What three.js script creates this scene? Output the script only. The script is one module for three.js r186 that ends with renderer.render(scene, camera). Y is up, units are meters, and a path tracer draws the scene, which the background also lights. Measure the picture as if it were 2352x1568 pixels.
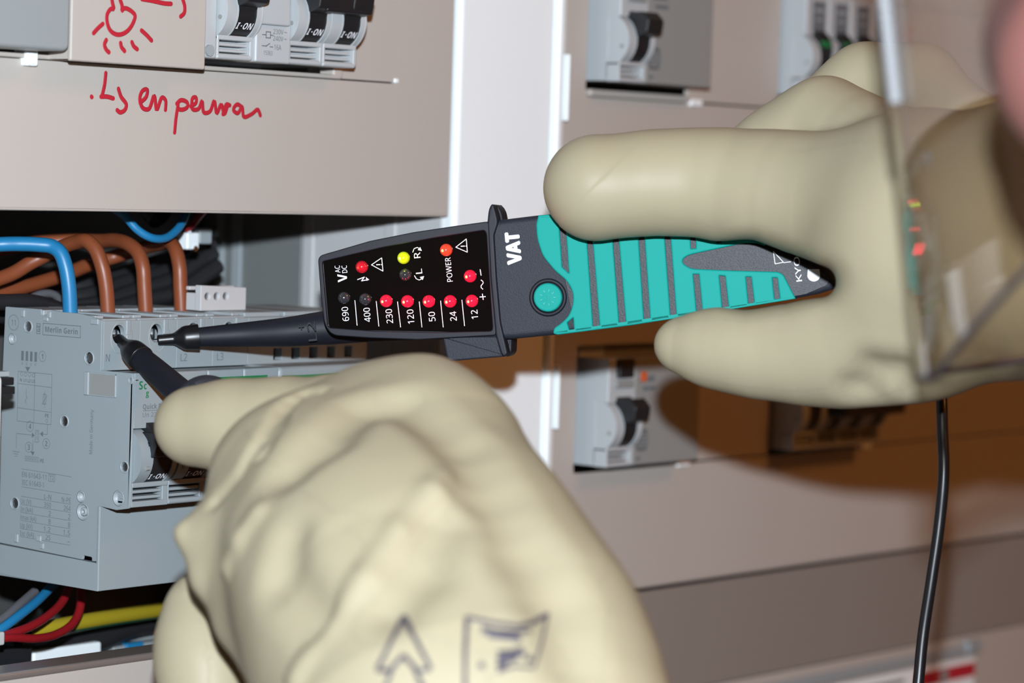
import * as THREE from 'three';
import { RoundedBoxGeometry } from 'three/addons/geometries/RoundedBoxGeometry.js';
import { mergeGeometries, mergeVertices } from 'three/addons/utils/BufferGeometryUtils.js';
import { FontLoader } from 'three/addons/loaders/FontLoader.js';

// ---------------------------------------------------------------- camera, light, exposure
// All shapes are written in millimetres in the cabinet's own axes: X to the right along the cabinet,
// Y up, Z out of the cabinet front; the zero point is the front lower-left corner of the surge
// arrester's terminal face, 1.35 m above the floor.
const scene = new THREE.Scene();
scene.background = new THREE.Color(0x000000);
const MM = 0.001, UP = 1350;
const FOCAL = 6852.42;                                   // focal length in pixels of the 2352 x 1568 frame
const camera = new THREE.PerspectiveCamera(2 * Math.atan(784 / FOCAL) * 180 / Math.PI, 1.5, 0.05, 20);
camera.filmGauge = 22.3;
const EYE = new THREE.Vector3(-705.96, 71.15, 753.64);
camera.position.set(EYE.x * MM, (EYE.y + UP) * MM, EYE.z * MM);
camera.rotation.order = 'YXZ';
camera.rotation.set(-0.054498, -0.889714, 0.031194);
camera.focus = 1.03;
camera.userData.fStop = 5.8;
camera.updateMatrixWorld(true);
const CAM = new THREE.Matrix4().makeRotationFromEuler(camera.rotation).setPosition(EYE);   // photographer's axes (mm) -> cabinet axes (mm)

const renderer = new THREE.WebGLRenderer({ antialias: true });
renderer.toneMapping = THREE.LinearToneMapping;
renderer.toneMappingExposure = 1.0;
renderer.shadowMap.enabled = true;

const FLASH = 5.1, FLASH_COLOR = new THREE.Color().setRGB(0.92, 1.0, 1.1);
const ROOM = 3.5, ROOM_COLOR = new THREE.Color().setRGB(1.0, 0.36, 0.09);

// ---------------------------------------------------------------- helpers
let seed = 7;
const rnd = () => { seed = (seed * 16807) % 2147483647; return seed / 2147483647; };
const V = (x, y, z) => new THREE.Vector3(x, y, z);
const names = new Map();
const numbered = (n) => { const k = names.get(n) || 0; names.set(n, k + 1); return k ? n + '_' + String(k).padStart(3, '0') : n; };
const origins = new Map();
const lerp = (a, b, t) => a + (b - a) * t;

function clean(g) {
  g = g.index ? g.toNonIndexed() : g;
  for (const k of Object.keys(g.attributes)) if (!['position', 'normal', 'uv'].includes(k)) g.deleteAttribute(k);
  if (!g.attributes.normal) g.computeVertexNormals();
  if (!g.attributes.uv) g.setAttribute('uv', new THREE.BufferAttribute(new Float32Array(g.attributes.position.count * 2), 2));
  g.morphAttributes = {};
  return g;
}
function boxUV(g) {                                       // uv in metres, looking along the main axis of each face
  const p = g.attributes.position, n = g.attributes.normal, uv = new Float32Array(p.count * 2);
  for (let i = 0; i < p.count; i++) {
    const ax = Math.abs(n.getX(i)), ay = Math.abs(n.getY(i)), az = Math.abs(n.getZ(i));
    const [a, b] = ax > ay && ax > az ? [p.getZ(i), p.getY(i)] : ay > az ? [p.getX(i), p.getZ(i)] : [p.getX(i), p.getY(i)];
    uv[i * 2] = a * MM; uv[i * 2 + 1] = b * MM;
  }
  g.setAttribute('uv', new THREE.BufferAttribute(uv, 2));
  return g;
}
function thing(name, label, category, at, group) {
  const o = new THREE.Group();
  o.name = numbered(name);
  o.position.set(at[0] * MM, (at[1] + UP) * MM, at[2] * MM);
  o.userData = { label, category };
  if (group) o.userData.group = group;
  origins.set(o, V(at[0], at[1], at[2]));
  scene.add(o);
  return o;
}
const rootOf = (o) => { while (o.parent && o.parent !== scene) o = o.parent; return o; };
function bake(list, o) {
  list = [].concat(list).flat(9);
  let g;
  if (list.length === 1) { g = list[0].clone(); if (!g.attributes.uv) boxUV(g); else if (!g.userData.keepUV) boxUV(g); } else g = boxUV(mergeGeometries(list.map((x) => clean(x.clone()))));
  g.translate(-o.x, -o.y, -o.z);
  g.scale(MM, MM, MM);
  return g;
}
function part(name, list, mat, parent, label) {
  const m = new THREE.Mesh(bake(list, origins.get(rootOf(parent))), mat);
  m.name = name; m.castShadow = m.receiveShadow = true;
  if (label) m.userData.label = label;
  parent.add(m);
  return m;
}
function solid(name, list, mat, label, category, group) { // a thing that is one mesh
  list = [].concat(list).flat(9);
  const bb = new THREE.Box3();
  for (const g of list) { g.computeBoundingBox(); bb.union(g.boundingBox); }
  const o = V((bb.min.x + bb.max.x) / 2, bb.min.y, (bb.min.z + bb.max.z) / 2);
  const m = new THREE.Mesh(bake(list, o), mat);
  m.name = numbered(name); m.position.set(o.x * MM, (o.y + UP) * MM, o.z * MM);
  m.userData = { label, category };
  if (group) m.userData.group = group;
  m.castShadow = m.receiveShadow = true;
  scene.add(m);
  return m;
}
function struct(name, list, mat) { const m = solid(name, list, mat); m.userData = { kind: 'structure' }; return m; }
const box = (x0, x1, y0, y1, z0, z1, r = 0.4, seg = 2) => {
  const w = x1 - x0, h = y1 - y0, d = z1 - z0;
  const g = r > 0 ? new RoundedBoxGeometry(w, h, d, seg, Math.min(r, w / 2.01, h / 2.01, d / 2.01)) : new THREE.BoxGeometry(w, h, d);
  return g.translate((x0 + x1) / 2, (y0 + y1) / 2, (z0 + z1) / 2);
};
const cylX = (x0, x1, y, z, r, seg = 36) => new THREE.CylinderGeometry(r, r, x1 - x0, seg).rotateZ(Math.PI / 2).translate((x0 + x1) / 2, y, z);
const cylZ = (x, y, z0, z1, r, r2 = r, seg = 28) => new THREE.CylinderGeometry(r2, r, z1 - z0, seg).rotateX(Math.PI / 2).translate(x, y, (z0 + z1) / 2);
const ringZ = (x, y, z, r0, r1, h, seg = 40) => new THREE.LatheGeometry([[r0, -h], [r0 + 0.1, 0], [r1 - 0.1, 0], [r1, -h]].map((p) => new THREE.Vector2(p[0], p[1])), seg).rotateX(Math.PI / 2).translate(x, y, z);
function lathe(prof, from, dir, seg = 36) {               // profile [[radius, distance along dir] ...] from a point along a direction
  const g = new THREE.LatheGeometry(prof.map((p) => new THREE.Vector2(Math.max(p[0], 0.0001), p[1])), seg);
  const q = new THREE.Quaternion().setFromUnitVectors(V(0, 1, 0), dir.clone().normalize());
  return g.applyQuaternion(q).translate(from.x, from.y, from.z);
}
const tube = (pts, r, seg = 64, round = 12) => new THREE.TubeGeometry(new THREE.CatmullRomCurve3(pts, false, 'centripetal'), seg, r, round);
function taper(pts, seg = 60, round = 28) {               // [point, radius] along a smooth line, capped
  const c = new THREE.CatmullRomCurve3(pts.map((p) => p[0]), false, 'centripetal');
  const g = new THREE.TubeGeometry(c, seg, 1, round), p = g.attributes.position, n = pts.length - 1;
  for (let i = 0; i <= seg; i++) {
    const t = c.getUtoTmapping(i / seg), k = Math.min(n - 1e-6, t * n), a = Math.floor(k), r = lerp(pts[a][1], pts[a + 1][1], k - a), o = c.getPointAt(i / seg);
    for (let j = 0; j <= round; j++) { const q = i * (round + 1) + j; p.setXYZ(q, o.x + (p.getX(q) - o.x) * r, o.y + (p.getY(q) - o.y) * r, o.z + (p.getZ(q) - o.z) * r); }
  }
  g.computeVertexNormals();
  const ends = [0, n].map((e) => new THREE.SphereGeometry(pts[e][1], round, 12).scale(1, 1, 1).translate(pts[e][0].x, pts[e][0].y, pts[e][0].z));
  return [g, ...ends];
}
function roundPoly(pts, r = 0, hole) {                    // polygon with rounded corners; a point may carry its own radius
  let area = 0;
  pts.forEach((p, i) => { const q = pts[(i + 1) % pts.length]; area += p[0] * q[1] - q[0] * p[1]; });
  if (area < 0) pts = [...pts].reverse();
  const s = hole ? new THREE.Path() : new THREE.Shape(), n = pts.length;
  pts.forEach((p, i) => {
    const a = pts[(i + n - 1) % n], b = pts[(i + 1) % n], R = p[2] ?? r;
    const la = Math.hypot(a[0] - p[0], a[1] - p[1]), lb = Math.hypot(b[0] - p[0], b[1] - p[1]), ra = Math.min(R, la * 0.48), rb = Math.min(R, lb * 0.48);
    const s0 = [p[0] + (a[0] - p[0]) * ra / la, p[1] + (a[1] - p[1]) * ra / la], s1 = [p[0] + (b[0] - p[0]) * rb / lb, p[1] + (b[1] - p[1]) * rb / lb];
    if (i === 0) s.moveTo(s0[0], s0[1]); else s.lineTo(s0[0], s0[1]);
    if (R > 0) s.quadraticCurveTo(p[0], p[1], s1[0], s1[1]);
  });
  s.closePath();
  return s;
}
function slab(shape, z0, z1, bev = 0, seg = 4, curve = 6) { // extruded between two depths with a rounded rim kept inside the outline
  const g = new THREE.ExtrudeGeometry(shape, { depth: z1 - z0 - 2 * bev, bevelEnabled: bev > 0, bevelThickness: bev, bevelSize: bev, bevelOffset: -bev, bevelSegments: seg, curveSegments: curve });
  return g.translate(0, 0, z0 + bev);
}
// flat print: lettering and line drawings, collected in a plane and then laid on a face
const loader = new FontLoader();
const FONT = { r: await loader.loadAsync('fonts/droid/droid_sans_regular.typeface.json'), b: await loader.loadAsync('fonts/droid/droid_sans_bold.typeface.json') };
const CAPITAL = (() => { const g = new THREE.ShapeGeometry(FONT.b.generateShapes('H', 10)); g.computeBoundingBox(); return g.boundingBox.max.y; })();
class Print {
  constructor() { this.g = []; }
  text(str, x, y, cap, { font = 'r', len, turn = 0, align = 'c', depth = 0 } = {}) {
    const sh = FONT[font].generateShapes(str, 10), g = depth ? new THREE.ExtrudeGeometry(sh, { depth, bevelEnabled: false, curveSegments: 4 }) : new THREE.ShapeGeometry(sh, 4);
    g.computeBoundingBox();
    const b = g.boundingBox, w = b.max.x - b.min.x, h = CAPITAL, k = cap / h, kx = len ? len / w : k;
    g.translate(align === 'l' ? -b.min.x : align === 'r' ? -b.max.x : -(b.min.x + b.max.x) / 2, -h / 2, 0).scale(kx, k, 1).rotateZ(turn).translate(x, y, 0);
    this.g.push(g);
    return this;
  }
  line(x0, y0, x1, y1, w) {
    const l = Math.hypot(x1 - x0, y1 - y0);
    this.g.push(new THREE.PlaneGeometry(l + w * 0.6, w).rotateZ(Math.atan2(y1 - y0, x1 - x0)).translate((x0 + x1) / 2, (y0 + y1) / 2, 0));
    return this;
  }
  path(pts, w, closed) { pts.forEach((p, i) => { const q = pts[i + 1] ?? (closed ? pts[0] : null); if (q) this.line(p[0], p[1], q[0], q[1], w); }); return this; }
  rect(x0, y0, x1, y1, w) { return this.path([[x0, y0], [x1, y0], [x1, y1], [x0, y1]], w, true); }
  fill(pts) { this.g.push(new THREE.ShapeGeometry(new THREE.Shape(pts.map((p) => new THREE.Vector2(p[0], p[1]))))); return this; }
  ring(x, y, r, w) { this.g.push(new THREE.RingGeometry(r - w / 2, r + w / 2, 28).translate(x, y, 0)); return this; }
  disc(x, y, r) { this.g.push(new THREE.CircleGeometry(r, 24).translate(x, y, 0)); return this; }
  on(f) { return this.g.map((g) => f(clean(g.clone()))); }
}
// a point or a ray of the photographer's view, in millimetres
const seen = (px, py, d) => V((px - 1176) * d / FOCAL, -(py - 784) * d / FOCAL, -d);      // at a real depth, photographer's axes
const at = (px, py, d) => seen(px, py, d).applyMatrix4(CAM);                               // the same in cabinet axes
function onPlane(px, py, axis, value) {                                                    // where that sight line meets a plane of the cabinet
  const d = at(px, py, 1000).sub(EYE);
  return EYE.clone().addScaledVector(d, (value - EYE[axis]) / d[axis]);
}
const onZ = (px, py, z) => onPlane(px, py, 'z', z);

// smooth bodies: distance fields meshed with surface nets
function surfaceNet(lo, hi, cell, f) {
  const nx = Math.ceil((hi.x - lo.x) / cell) + 1, ny = Math.ceil((hi.y - lo.y) / cell) + 1, nz = Math.ceil((hi.z - lo.z) / cell) + 1;
  const val = new Float32Array(nx * ny * nz), id = new Int32Array(nx * ny * nz).fill(-1), sx = 1, sy = nx, sz = nx * ny;
  for (let k = 0, i = 0; k < nz; k++) for (let j = 0; j < ny; j++) for (let l = 0; l < nx; l++, i++) val[i] = f(lo.x + l * cell, lo.y + j * cell, lo.z + k * cell);
  const pos = [], idx = [], corner = [0, sx, sy, sx + sy, sz, sx + sz, sy + sz, sx + sy + sz];
  const edges = [[0, 1], [2, 3], [4, 5], [6, 7], [0, 2], [1, 3], [4, 6], [5, 7], [0, 4], [1, 5], [2, 6], [3, 7]];
  for (let k = 0; k < nz - 1; k++) for (let j = 0; j < ny - 1; j++) for (let l = 0; l < nx - 1; l++) {
    const i = l + j * sy + k * sz;
    let m = 0;
    for (let c = 0; c < 8; c++) if (val[i + corner[c]] < 0) m |= 1 << c;
    if (m === 0 || m === 255) continue;
    let x = 0, y = 0, z = 0, n = 0;
    for (const [a, b] of edges) {
      if (((m >> a) & 1) === ((m >> b) & 1)) continue;
      const va = val[i + corner[a]], t = va / (va - val[i + corner[b]]);
      x += lerp(a & 1, b & 1, t); y += lerp((a >> 1) & 1, (b >> 1) & 1, t); z += lerp(a >> 2, b >> 2, t); n++;
    }
    id[i] = pos.length / 3;
    pos.push(lo.x + (l + x / n) * cell, lo.y + (j + y / n) * cell, lo.z + (k + z / n) * cell);
  }
  const quad = (a, b, c, d, flip) => { if (flip) idx.push(a, c, b, a, d, c); else idx.push(a, b, c, a, c, d); };
  for (let k = 1; k < nz - 1; k++) for (let j = 1; j < ny - 1; j++) for (let l = 1; l < nx - 1; l++) {
    const i = l + j * sy + k * sz, s = val[i] < 0;
    if (s !== val[i + sx] < 0) quad(id[i - sy - sz], id[i - sz], id[i], id[i - sy], !s);
    if (s !== val[i + sy] < 0) quad(id[i - sx - sz], id[i - sx], id[i], id[i - sz], !s);
    if (s !== val[i + sz] < 0) quad(id[i - sx - sy], id[i - sy], id[i], id[i - sx], !s);
  }
  const e = cell * 0.35, nor = new Float32Array(pos.length);
  for (let v = 0; v < pos.length; v += 3) {
    for (let pass = 0; pass < 2; pass++) {
      const x = pos[v], y = pos[v + 1], z = pos[v + 2], d = f(x, y, z);
      let gx = f(x + e, y, z) - f(x - e, y, z), gy = f(x, y + e, z) - f(x, y - e, z), gz = f(x, y, z + e) - f(x, y, z - e);
      const q = Math.hypot(gx, gy, gz) || 1;
      gx /= q; gy /= q; gz /= q;
      const s = Math.max(-cell, Math.min(cell, d * 2 * e / q));
      if (!pass) { pos[v] -= gx * s; pos[v + 1] -= gy * s; pos[v + 2] -= gz * s; } else { nor[v] = gx; nor[v + 1] = gy; nor[v + 2] = gz; }
    }
  }
  const g = new THREE.BufferGeometry();
  g.setAttribute('position', new THREE.Float32BufferAttribute(pos, 3));
  g.setAttribute('normal', new THREE.BufferAttribute(nor, 3));
  g.setIndex(idx);
  return g;
}
const smin = (a, b, k) => { const h = Math.max(k - Math.abs(a - b), 0) / k; return Math.min(a, b) - h * h * k * 0.25; };
function bone(a, b, ra, rb) {                             // tapered capsule
  const dx = b.x - a.x, dy = b.y - a.y, dz = b.z - a.z, l2 = dx * dx + dy * dy + dz * dz || 1e-9;
  return (x, y, z) => {
    const px = x - a.x, py = y - a.y, pz = z - a.z, t = Math.max(0, Math.min(1, (px * dx + py * dy + pz * dz) / l2));
    return Math.hypot(px - dx * t, py - dy * t, pz - dz * t) - (ra + (rb - ra) * t);
  };
}
const chain = (list) => list.slice(1).map((b, i) => bone(list[i][0], b[0], list[i][1], b[1]));
// [px, py, depth, radius in px] -> point and radius in millimetres, photographer's axes
const J = ([px, py, d, r]) => [seen(px, py, d), r * d / FOCAL];
const limb = (...list) => chain(list.map(J));

const hash = (x, y, z) => { let h = Math.imul(x, 374761393) ^ Math.imul(y, 668265263) ^ Math.imul(z, 2147483647 ^ 1274126177); h = Math.imul(h ^ (h >>> 13), 1274126177); return ((h ^ (h >>> 16)) >>> 0) / 4294967296; };
function noise3(x, y, z) {
  const i = Math.floor(x), j = Math.floor(y), k = Math.floor(z), s = (t) => t * t * (3 - 2 * t), u = s(x - i), v = s(y - j), w = s(z - k);
  const c = (a, b, d) => hash(i + a, j + b, k + d);
  return lerp(lerp(lerp(c(0, 0, 0), c(1, 0, 0), u), lerp(c(0, 1, 0), c(1, 1, 0), u), v), lerp(lerp(c(0, 0, 1), c(1, 0, 1), u), lerp(c(0, 1, 1), c(1, 1, 1), u), v), w) * 2 - 1;
}
// tiling grain textures
function grain(size, layers, make) {
  const d = new Uint8Array(size * size * 4), wrap = (f, x, y, s) => { const n = size / s; return [x / s, y / s, n]; };
  const tile = (x, y, s, q) => {
    const n = Math.round(size / s), fx = x / s, fy = y / s, i = Math.floor(fx), j = Math.floor(fy), u = fx - i, v = fy - j, e = (t) => t * t * (3 - 2 * t);
    const c = (a, b) => hash((i + a) % n, (j + b) % n, q);
    return lerp(lerp(c(0, 0), c(1, 0), e(u)), lerp(c(0, 1), c(1, 1), e(u)), e(v));
  };
  for (let y = 0; y < size; y++) for (let x = 0; x < size; x++) {
    let t = 0;
    layers.forEach(([s, a], q) => { t += a * tile(x, y, s, q + 3); });
    const c = make(t), o = (y * size + x) * 4;
    d[o] = c[0]; d[o + 1] = c[1]; d[o + 2] = c[2]; d[o + 3] = 255;
  }
  const t = new THREE.DataTexture(d, size, size);
  t.wrapS = t.wrapT = THREE.RepeatWrapping; t.magFilter = THREE.LinearFilter; t.minFilter = THREE.LinearFilter; t.needsUpdate = true;
  return t;
}
const grey = (t) => { const c = Math.max(0, Math.min(255, t * 255)); return [c, c, c]; };
const powderBase = grain(512, [[4, 0.5], [8, 0.5]], grey), sparkBase = grain(512, [[4, 0.6], [8, 0.4]], grey), softBase = grain(256, [[4, 0.25], [16, 0.35], [64, 0.4]], grey);
const tiled = (t, mm) => { const c = t.clone(); c.repeat.set(1000 / mm, 1000 / mm); c.needsUpdate = true; return c; };
const powder = tiled(powderBase, 40), spark = tiled(sparkBase, 26), soft = tiled(softBase, 60);
const lin = (r, g, b) => new THREE.Color().setRGB(r, g, b);
const std = (c, rough, more = {}) => new THREE.MeshPhysicalMaterial({ color: c, roughness: rough, side: THREE.DoubleSide, ...more });
const M = {
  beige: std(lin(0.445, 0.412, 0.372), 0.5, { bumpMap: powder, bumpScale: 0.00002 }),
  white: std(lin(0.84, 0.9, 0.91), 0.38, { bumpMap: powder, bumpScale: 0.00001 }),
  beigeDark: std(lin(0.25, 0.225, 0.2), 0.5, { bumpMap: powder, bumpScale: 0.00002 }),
  light: std(lin(0.43, 0.46, 0.47), 0.42),
  pale: std(lin(0.48, 0.49, 0.49), 0.5),
  steel: std(lin(0.2, 0.215, 0.21), 0.5, { metalness: 0.2 }),
  backing: std(lin(0.06, 0.062, 0.06), 0.6),
  rim: std(lin(0.5, 0.47, 0.44), 0.3, { metalness: 0.75 }),
  device: std(lin(0.265, 0.31, 0.325), 0.42, { bumpMap: soft, bumpScale: 0.00002 }),
  device2: std(lin(0.3, 0.34, 0.355), 0.45),
  cover: std(lin(0.27, 0.3, 0.305), 0.45),
  label: std(lin(0.25, 0.26, 0.25), 0.6),
  print: std(lin(0.13, 0.15, 0.165), 0.6),
  black: std(lin(0.012, 0.013, 0.015), 0.42),
  blackGloss: std(lin(0.003, 0.003, 0.003), 0.06),
  hole: std(lin(0.004, 0.004, 0.004), 0.9),
  rivet: std(lin(0.3, 0.3, 0.31), 0.25, { metalness: 1 }),
  chrome: std(lin(0.62, 0.62, 0.62), 0.18, { metalness: 1 }),
  red: std(lin(0.45, 0.018, 0.035), 0.4),
  green: std(lin(0.008, 0.17, 0.055), 0.5),
  inkWhite: std(lin(0.75, 0.78, 0.82), 0.55),
  orange: std(lin(0.21, 0.055, 0.02), 0.42),
  blue: std(lin(0.012, 0.17, 0.36), 0.4),
  redWire: std(lin(0.26, 0.008, 0.012), 0.4),
  yellow: std(lin(0.36, 0.28, 0.015), 0.45),
  greenWire: std(lin(0.01, 0.08, 0.03), 0.45),
  blackWire: std(lin(0.018, 0.018, 0.02), 0.45),
  greyWire: std(lin(0.1, 0.1, 0.11), 0.5),
  shell: std(lin(0.016, 0.019, 0.028), 0.62, { bumpMap: spark, bumpScale: 0.00007, specularIntensity: 0.7 }),
  smooth: std(lin(0.009, 0.01, 0.016), 0.55, { specularIntensity: 0.6 }),
  cap: std(lin(0.006, 0.006, 0.007), 0.36),
  pad: std(lin(0.02, 0.02, 0.027), 0.55, { bumpMap: spark, bumpScale: 0.00007 }),
  teal: std(lin(0.006, 0.3, 0.255), 0.65, { specularIntensity: 0.4 }),
  glove: std(lin(0.36, 0.318, 0.21), 0.5, { bumpMap: soft, bumpScale: 0.00003, specularIntensity: 0.6 }),
  gloveInk: std(lin(0.06, 0.052, 0.07), 0.6),
  skin: std(lin(0.17, 0.066, 0.055), 0.6),
  hair: std(lin(0.03, 0.02, 0.012), 0.6),
  cloth: std(lin(0.03, 0.035, 0.06), 0.9),
  room: std(lin(0.6, 0.55, 0.48), 0.9),
  concrete: std(lin(0.3, 0.28, 0.26), 0.8),
  visor: new THREE.MeshPhysicalMaterial({ color: lin(0.95, 0.91, 0.86), roughness: 0.03, transmission: 1, thickness: 0, ior: 2.3, side: THREE.DoubleSide }),
};

// ---------------------------------------------------------------- the room
struct('floor', box(-2200, 2200, -1450, -1350, -300, 3000, 0), M.concrete);
struct('ceiling', box(-2200, 2200, 1250, 1350, -300, 3000, 0), M.room);
struct('wall_back', box(-2200, 2200, -1350, 1250, -300, -200, 0), M.room);
struct('wall_front', box(-2200, 2200, -1350, 1250, 2900, 3000, 0), M.room);
struct('wall_left', box(-2200, -2100, -1350, 1250, -200, 2900, 0), M.room);
struct('wall_right', box(2100, 2200, -1350, 1250, -200, 2900, 0), M.room);
{
  const t = thing('ceiling_lamp', 'warm square lamp on the ceiling in front of the cabinet', 'lamp', [700, 1210, 1500]);
  part('lamp_housing', box(370, 1030, 1220, 1250, 1170, 1830, 4), M.white, t);
  const glow = new THREE.MeshStandardMaterial({ color: 0x222222, emissive: ROOM_COLOR, emissiveIntensity: 6 });
  part('lamp_diffuser', box(400, 1000, 1212, 1221, 1200, 1800, 1), glow, t);
  const l = new THREE.RectAreaLight(ROOM_COLOR, ROOM, 0.6, 0.6);
  l.name = 'lamp_light'; l.position.set(0, -0.004, 0); l.rotation.x = -Math.PI / 2;
  t.add(l);
  // the flash on top of the photographer's camera
  const f = thing('camera', 'black camera with its flash popped up, taking this picture from outside the frame', 'camera', at(1176, 784, -40).toArray());
  const toCam = (g) => [].concat(g).map((x) => x.applyMatrix4(CAM));
  part('camera_body', toCam([slab(roundPoly([[-62, -46], [62, -46], [62, 38], [30, 48], [22, 62], [-22, 62], [-30, 48], [-62, 38]], 9), 14, 62, 5), box(-62, -40, -44, 36, -4, 40, 9, 4)]), M.black, f);
  part('lens_ring', toCam(lathe([[34, 15], [34, 1], [32.5, 0], [31, 1], [31, 12], [34, 15]], V(0, 0, 0), V(0, 0, 1))), M.black, f);
  part('lens_glass', toCam(cylZ(0, 0, 11, 12, 31)), M.blackGloss, f);
  part('flash_arm', toCam(box(-26, -20, 58, 84, 24, 34, 2)), M.black, f);
  part('flash_arm', toCam(box(20, 26, 58, 84, 24, 34, 2)), M.black, f);
  part('flash_head', toCam(slab(roundPoly([[-32, 74], [32, 74], [32, 104], [-32, 104]], 5), -8, 34, 2)), M.black, f);
  part('flash_lamp', slab(roundPoly([[-24, 77], [24, 77], [24, 97], [-24, 97]], 3), -10, -7.9, 0.6).applyMatrix4(CAM), new THREE.MeshStandardMaterial({ color: 0x999999, emissive: FLASH_COLOR, emissiveIntensity: 1 }), f);
  const s = new THREE.SpotLight(FLASH_COLOR, FLASH, 0, 0.55, 0.5, 2);
  s.name = 'flash_light'; s.castShadow = true; s.shadow.radius = 0.5; s.shadow.mapSize.set(2048, 2048); s.shadow.camera.near = 0.1;
  const p = V(0, 87, -14).applyMatrix4(CAM), q = V(0, 10, -1100).applyMatrix4(CAM), fo = origins.get(f);
  s.position.copy(p.sub(fo).multiplyScalar(MM)); s.target.position.copy(q.sub(fo).multiplyScalar(MM));
  f.add(s, s.target);
}

// ---------------------------------------------------------------- the cabinet
{
  const t = thing('electrical_cabinet', 'tall beige and white electrical cabinet with an open bay at the left', 'cabinet', [250, -1350, -60]);
  part('back_panel', box(-420, 760, -1340, 520, -135, -130, 1), M.backing, t);
  part('side_wall', box(-424, -420, -1340, 520, -135, 4, 1), M.white, t);
  part('side_wall', box(760, 764, -1340, 520, -135, 4, 1), M.white, t);
  part('plinth', box(-424, 764, -1350, -1340, -135, 4, 1), M.black, t);
  part('roof', box(-424, 764, 520, 524, -135, 4, 1), M.white, t);
  part('bay_wall', box(178, 181, -1340, 520, -130, -74, 0.5), M.steel, t, 'grey steel wall at the right of the open bay');
  part('flange', [box(179.2, 182, -1340, 520, -74, -1, 0.6), box(178.2, 181.5, -1340, 520, -30, -24, 0.8), box(178.4, 181.5, -1340, 520, -74, -68, 0.8)], M.pale, t, 'pale grey inner flange of the upright');
  part('upright', box(180, 239.3, -1340, 520, -60, 5, 2.5, 4), M.white, t, 'white upright between the two bays');
  part('bead', box(239.7, 243.6, -1340, 520, -20, 7, 1.5), M.white, t);
  part('rail', [box(176.5, 178.2, -1340, 520, -112, -107, 0.4), box(176.5, 178.2, -1340, 520, -121, -117, 0.4)], M.device2, t);
  part('mounting_rail', [box(-300, 176, -26, -21, -54, -51, 0.3), box(-300, 176, -40, -5, -54.5, -54, 0.2)], M.rim, t);
  part('mounting_rail', [box(-300, 176, 128, 133, -54, -51, 0.3)], M.rim, t);
  part('hinge', box(245, 246.4, 95, 122, 4, 8, 0.6), M.white, t);
  part('hinge', box(245, 246.4, -30, -4, 4, 8, 0.6), M.white, t);
}
const slotPlate = (x0, x1, y0, y1, slots) => {
  const s = roundPoly([[x0, y0], [x1, y0], [x1, y1], [x0, y1]], 1.5);
  for (const [a, b, c, d] of slots) s.holes.push(roundPoly([[a, c], [a, d], [b, d], [b, c]], 2, true));
  return slab(s, 2.2, 4, 0.5, 3);
};
const flange = (x0, x1, y, dir) => box(x0, x1, dir > 0 ? y : y - 1.6, dir > 0 ? y + 1.6 : y, -14, 4, 0.7);
// marker strokes: points are read off the photograph where they lie on the plate
const stroke = (pts, z, w) => {
  const c = pts.map((p) => onZ(p[0], p[1], z));
  const g = tube(c, w / 2, Math.max(8, pts.length * 8), 8), p = g.attributes.position;
  for (let i = 0; i < p.count; i++) p.setZ(i, z + (p.getZ(i) - z) * 0.07);
  const ends = [c[0], c[c.length - 1]].map((e) => new THREE.SphereGeometry(w / 2, 10, 8).scale(1, 1, 0.07).translate(e.x, e.y, z));
  g.computeVertexNormals();
  return [g, ...ends];
};
{
  const t = thing('cover_plate', 'beige front plate of the left bay with red handwriting under its breaker slot', 'cover plate', [60, 55.6, 3]);
  part('plate', [slotPlate(-400, 177.5, 55.6, 300, [[-380, 145, 105.6, 158]]), flange(-400, 177.5, 55.6, 1)], M.beige, t);
  part('slot_lip', [box(-380, 112, 105.8, 107.4, -2, 5.6, 0.6), box(108, 113.4, 105.8, 110.5, -2, 5.4, 1)], M.beige, t);
  const w = 1.6, z = 4.05;
  const ink = [
    [[210, 222], [211, 223]],
    [[243, 168], [240, 195], [235, 218]], [[232, 222], [246, 222], [260, 226]],
    [[272, 204], [278, 222], [290, 240], [287, 252], [276, 258], [269, 253]],
    [[322, 236], [336, 222], [338, 206], [328, 208], [321, 226], [328, 248], [342, 250], [354, 220], [360, 252], [372, 224], [380, 230], [380, 252]],
    [[409, 240], [404, 272], [401, 304]],
    [[406, 238], [416, 230], [430, 236], [430, 246], [418, 252], [408, 250]],
    [[438, 244], [450, 236], [450, 224], [442, 226], [442, 250], [456, 250], [464, 232], [468, 258], [482, 256], [492, 232], [498, 260], [508, 240], [515, 262], [524, 240]],
    [[528, 242], [520, 240], [512, 262]],
    [[556, 246], [544, 240], [536, 252], [546, 260], [556, 246], [560, 268], [578, 262], [592, 252], [598, 265]],
  ];
  part('handwriting', ink.map((s) => stroke(s, z, w)), M.red, t, 'red marker handwriting');
}
{
  const t = thing('blanking_strip', 'short beige blanking strip at the right end of the left bay slot', 'blanking strip', [129, 105.9, 3]);
  part('strip', box(114.2, 145.7, 106.1, 157.9, 1.6, 3.98, 0.1), M.beige, t);
  part('clip', box(143.2, 145.6, 105.8, 107.6, 2, 4.6, 0.5), M.white, t);
}
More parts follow.
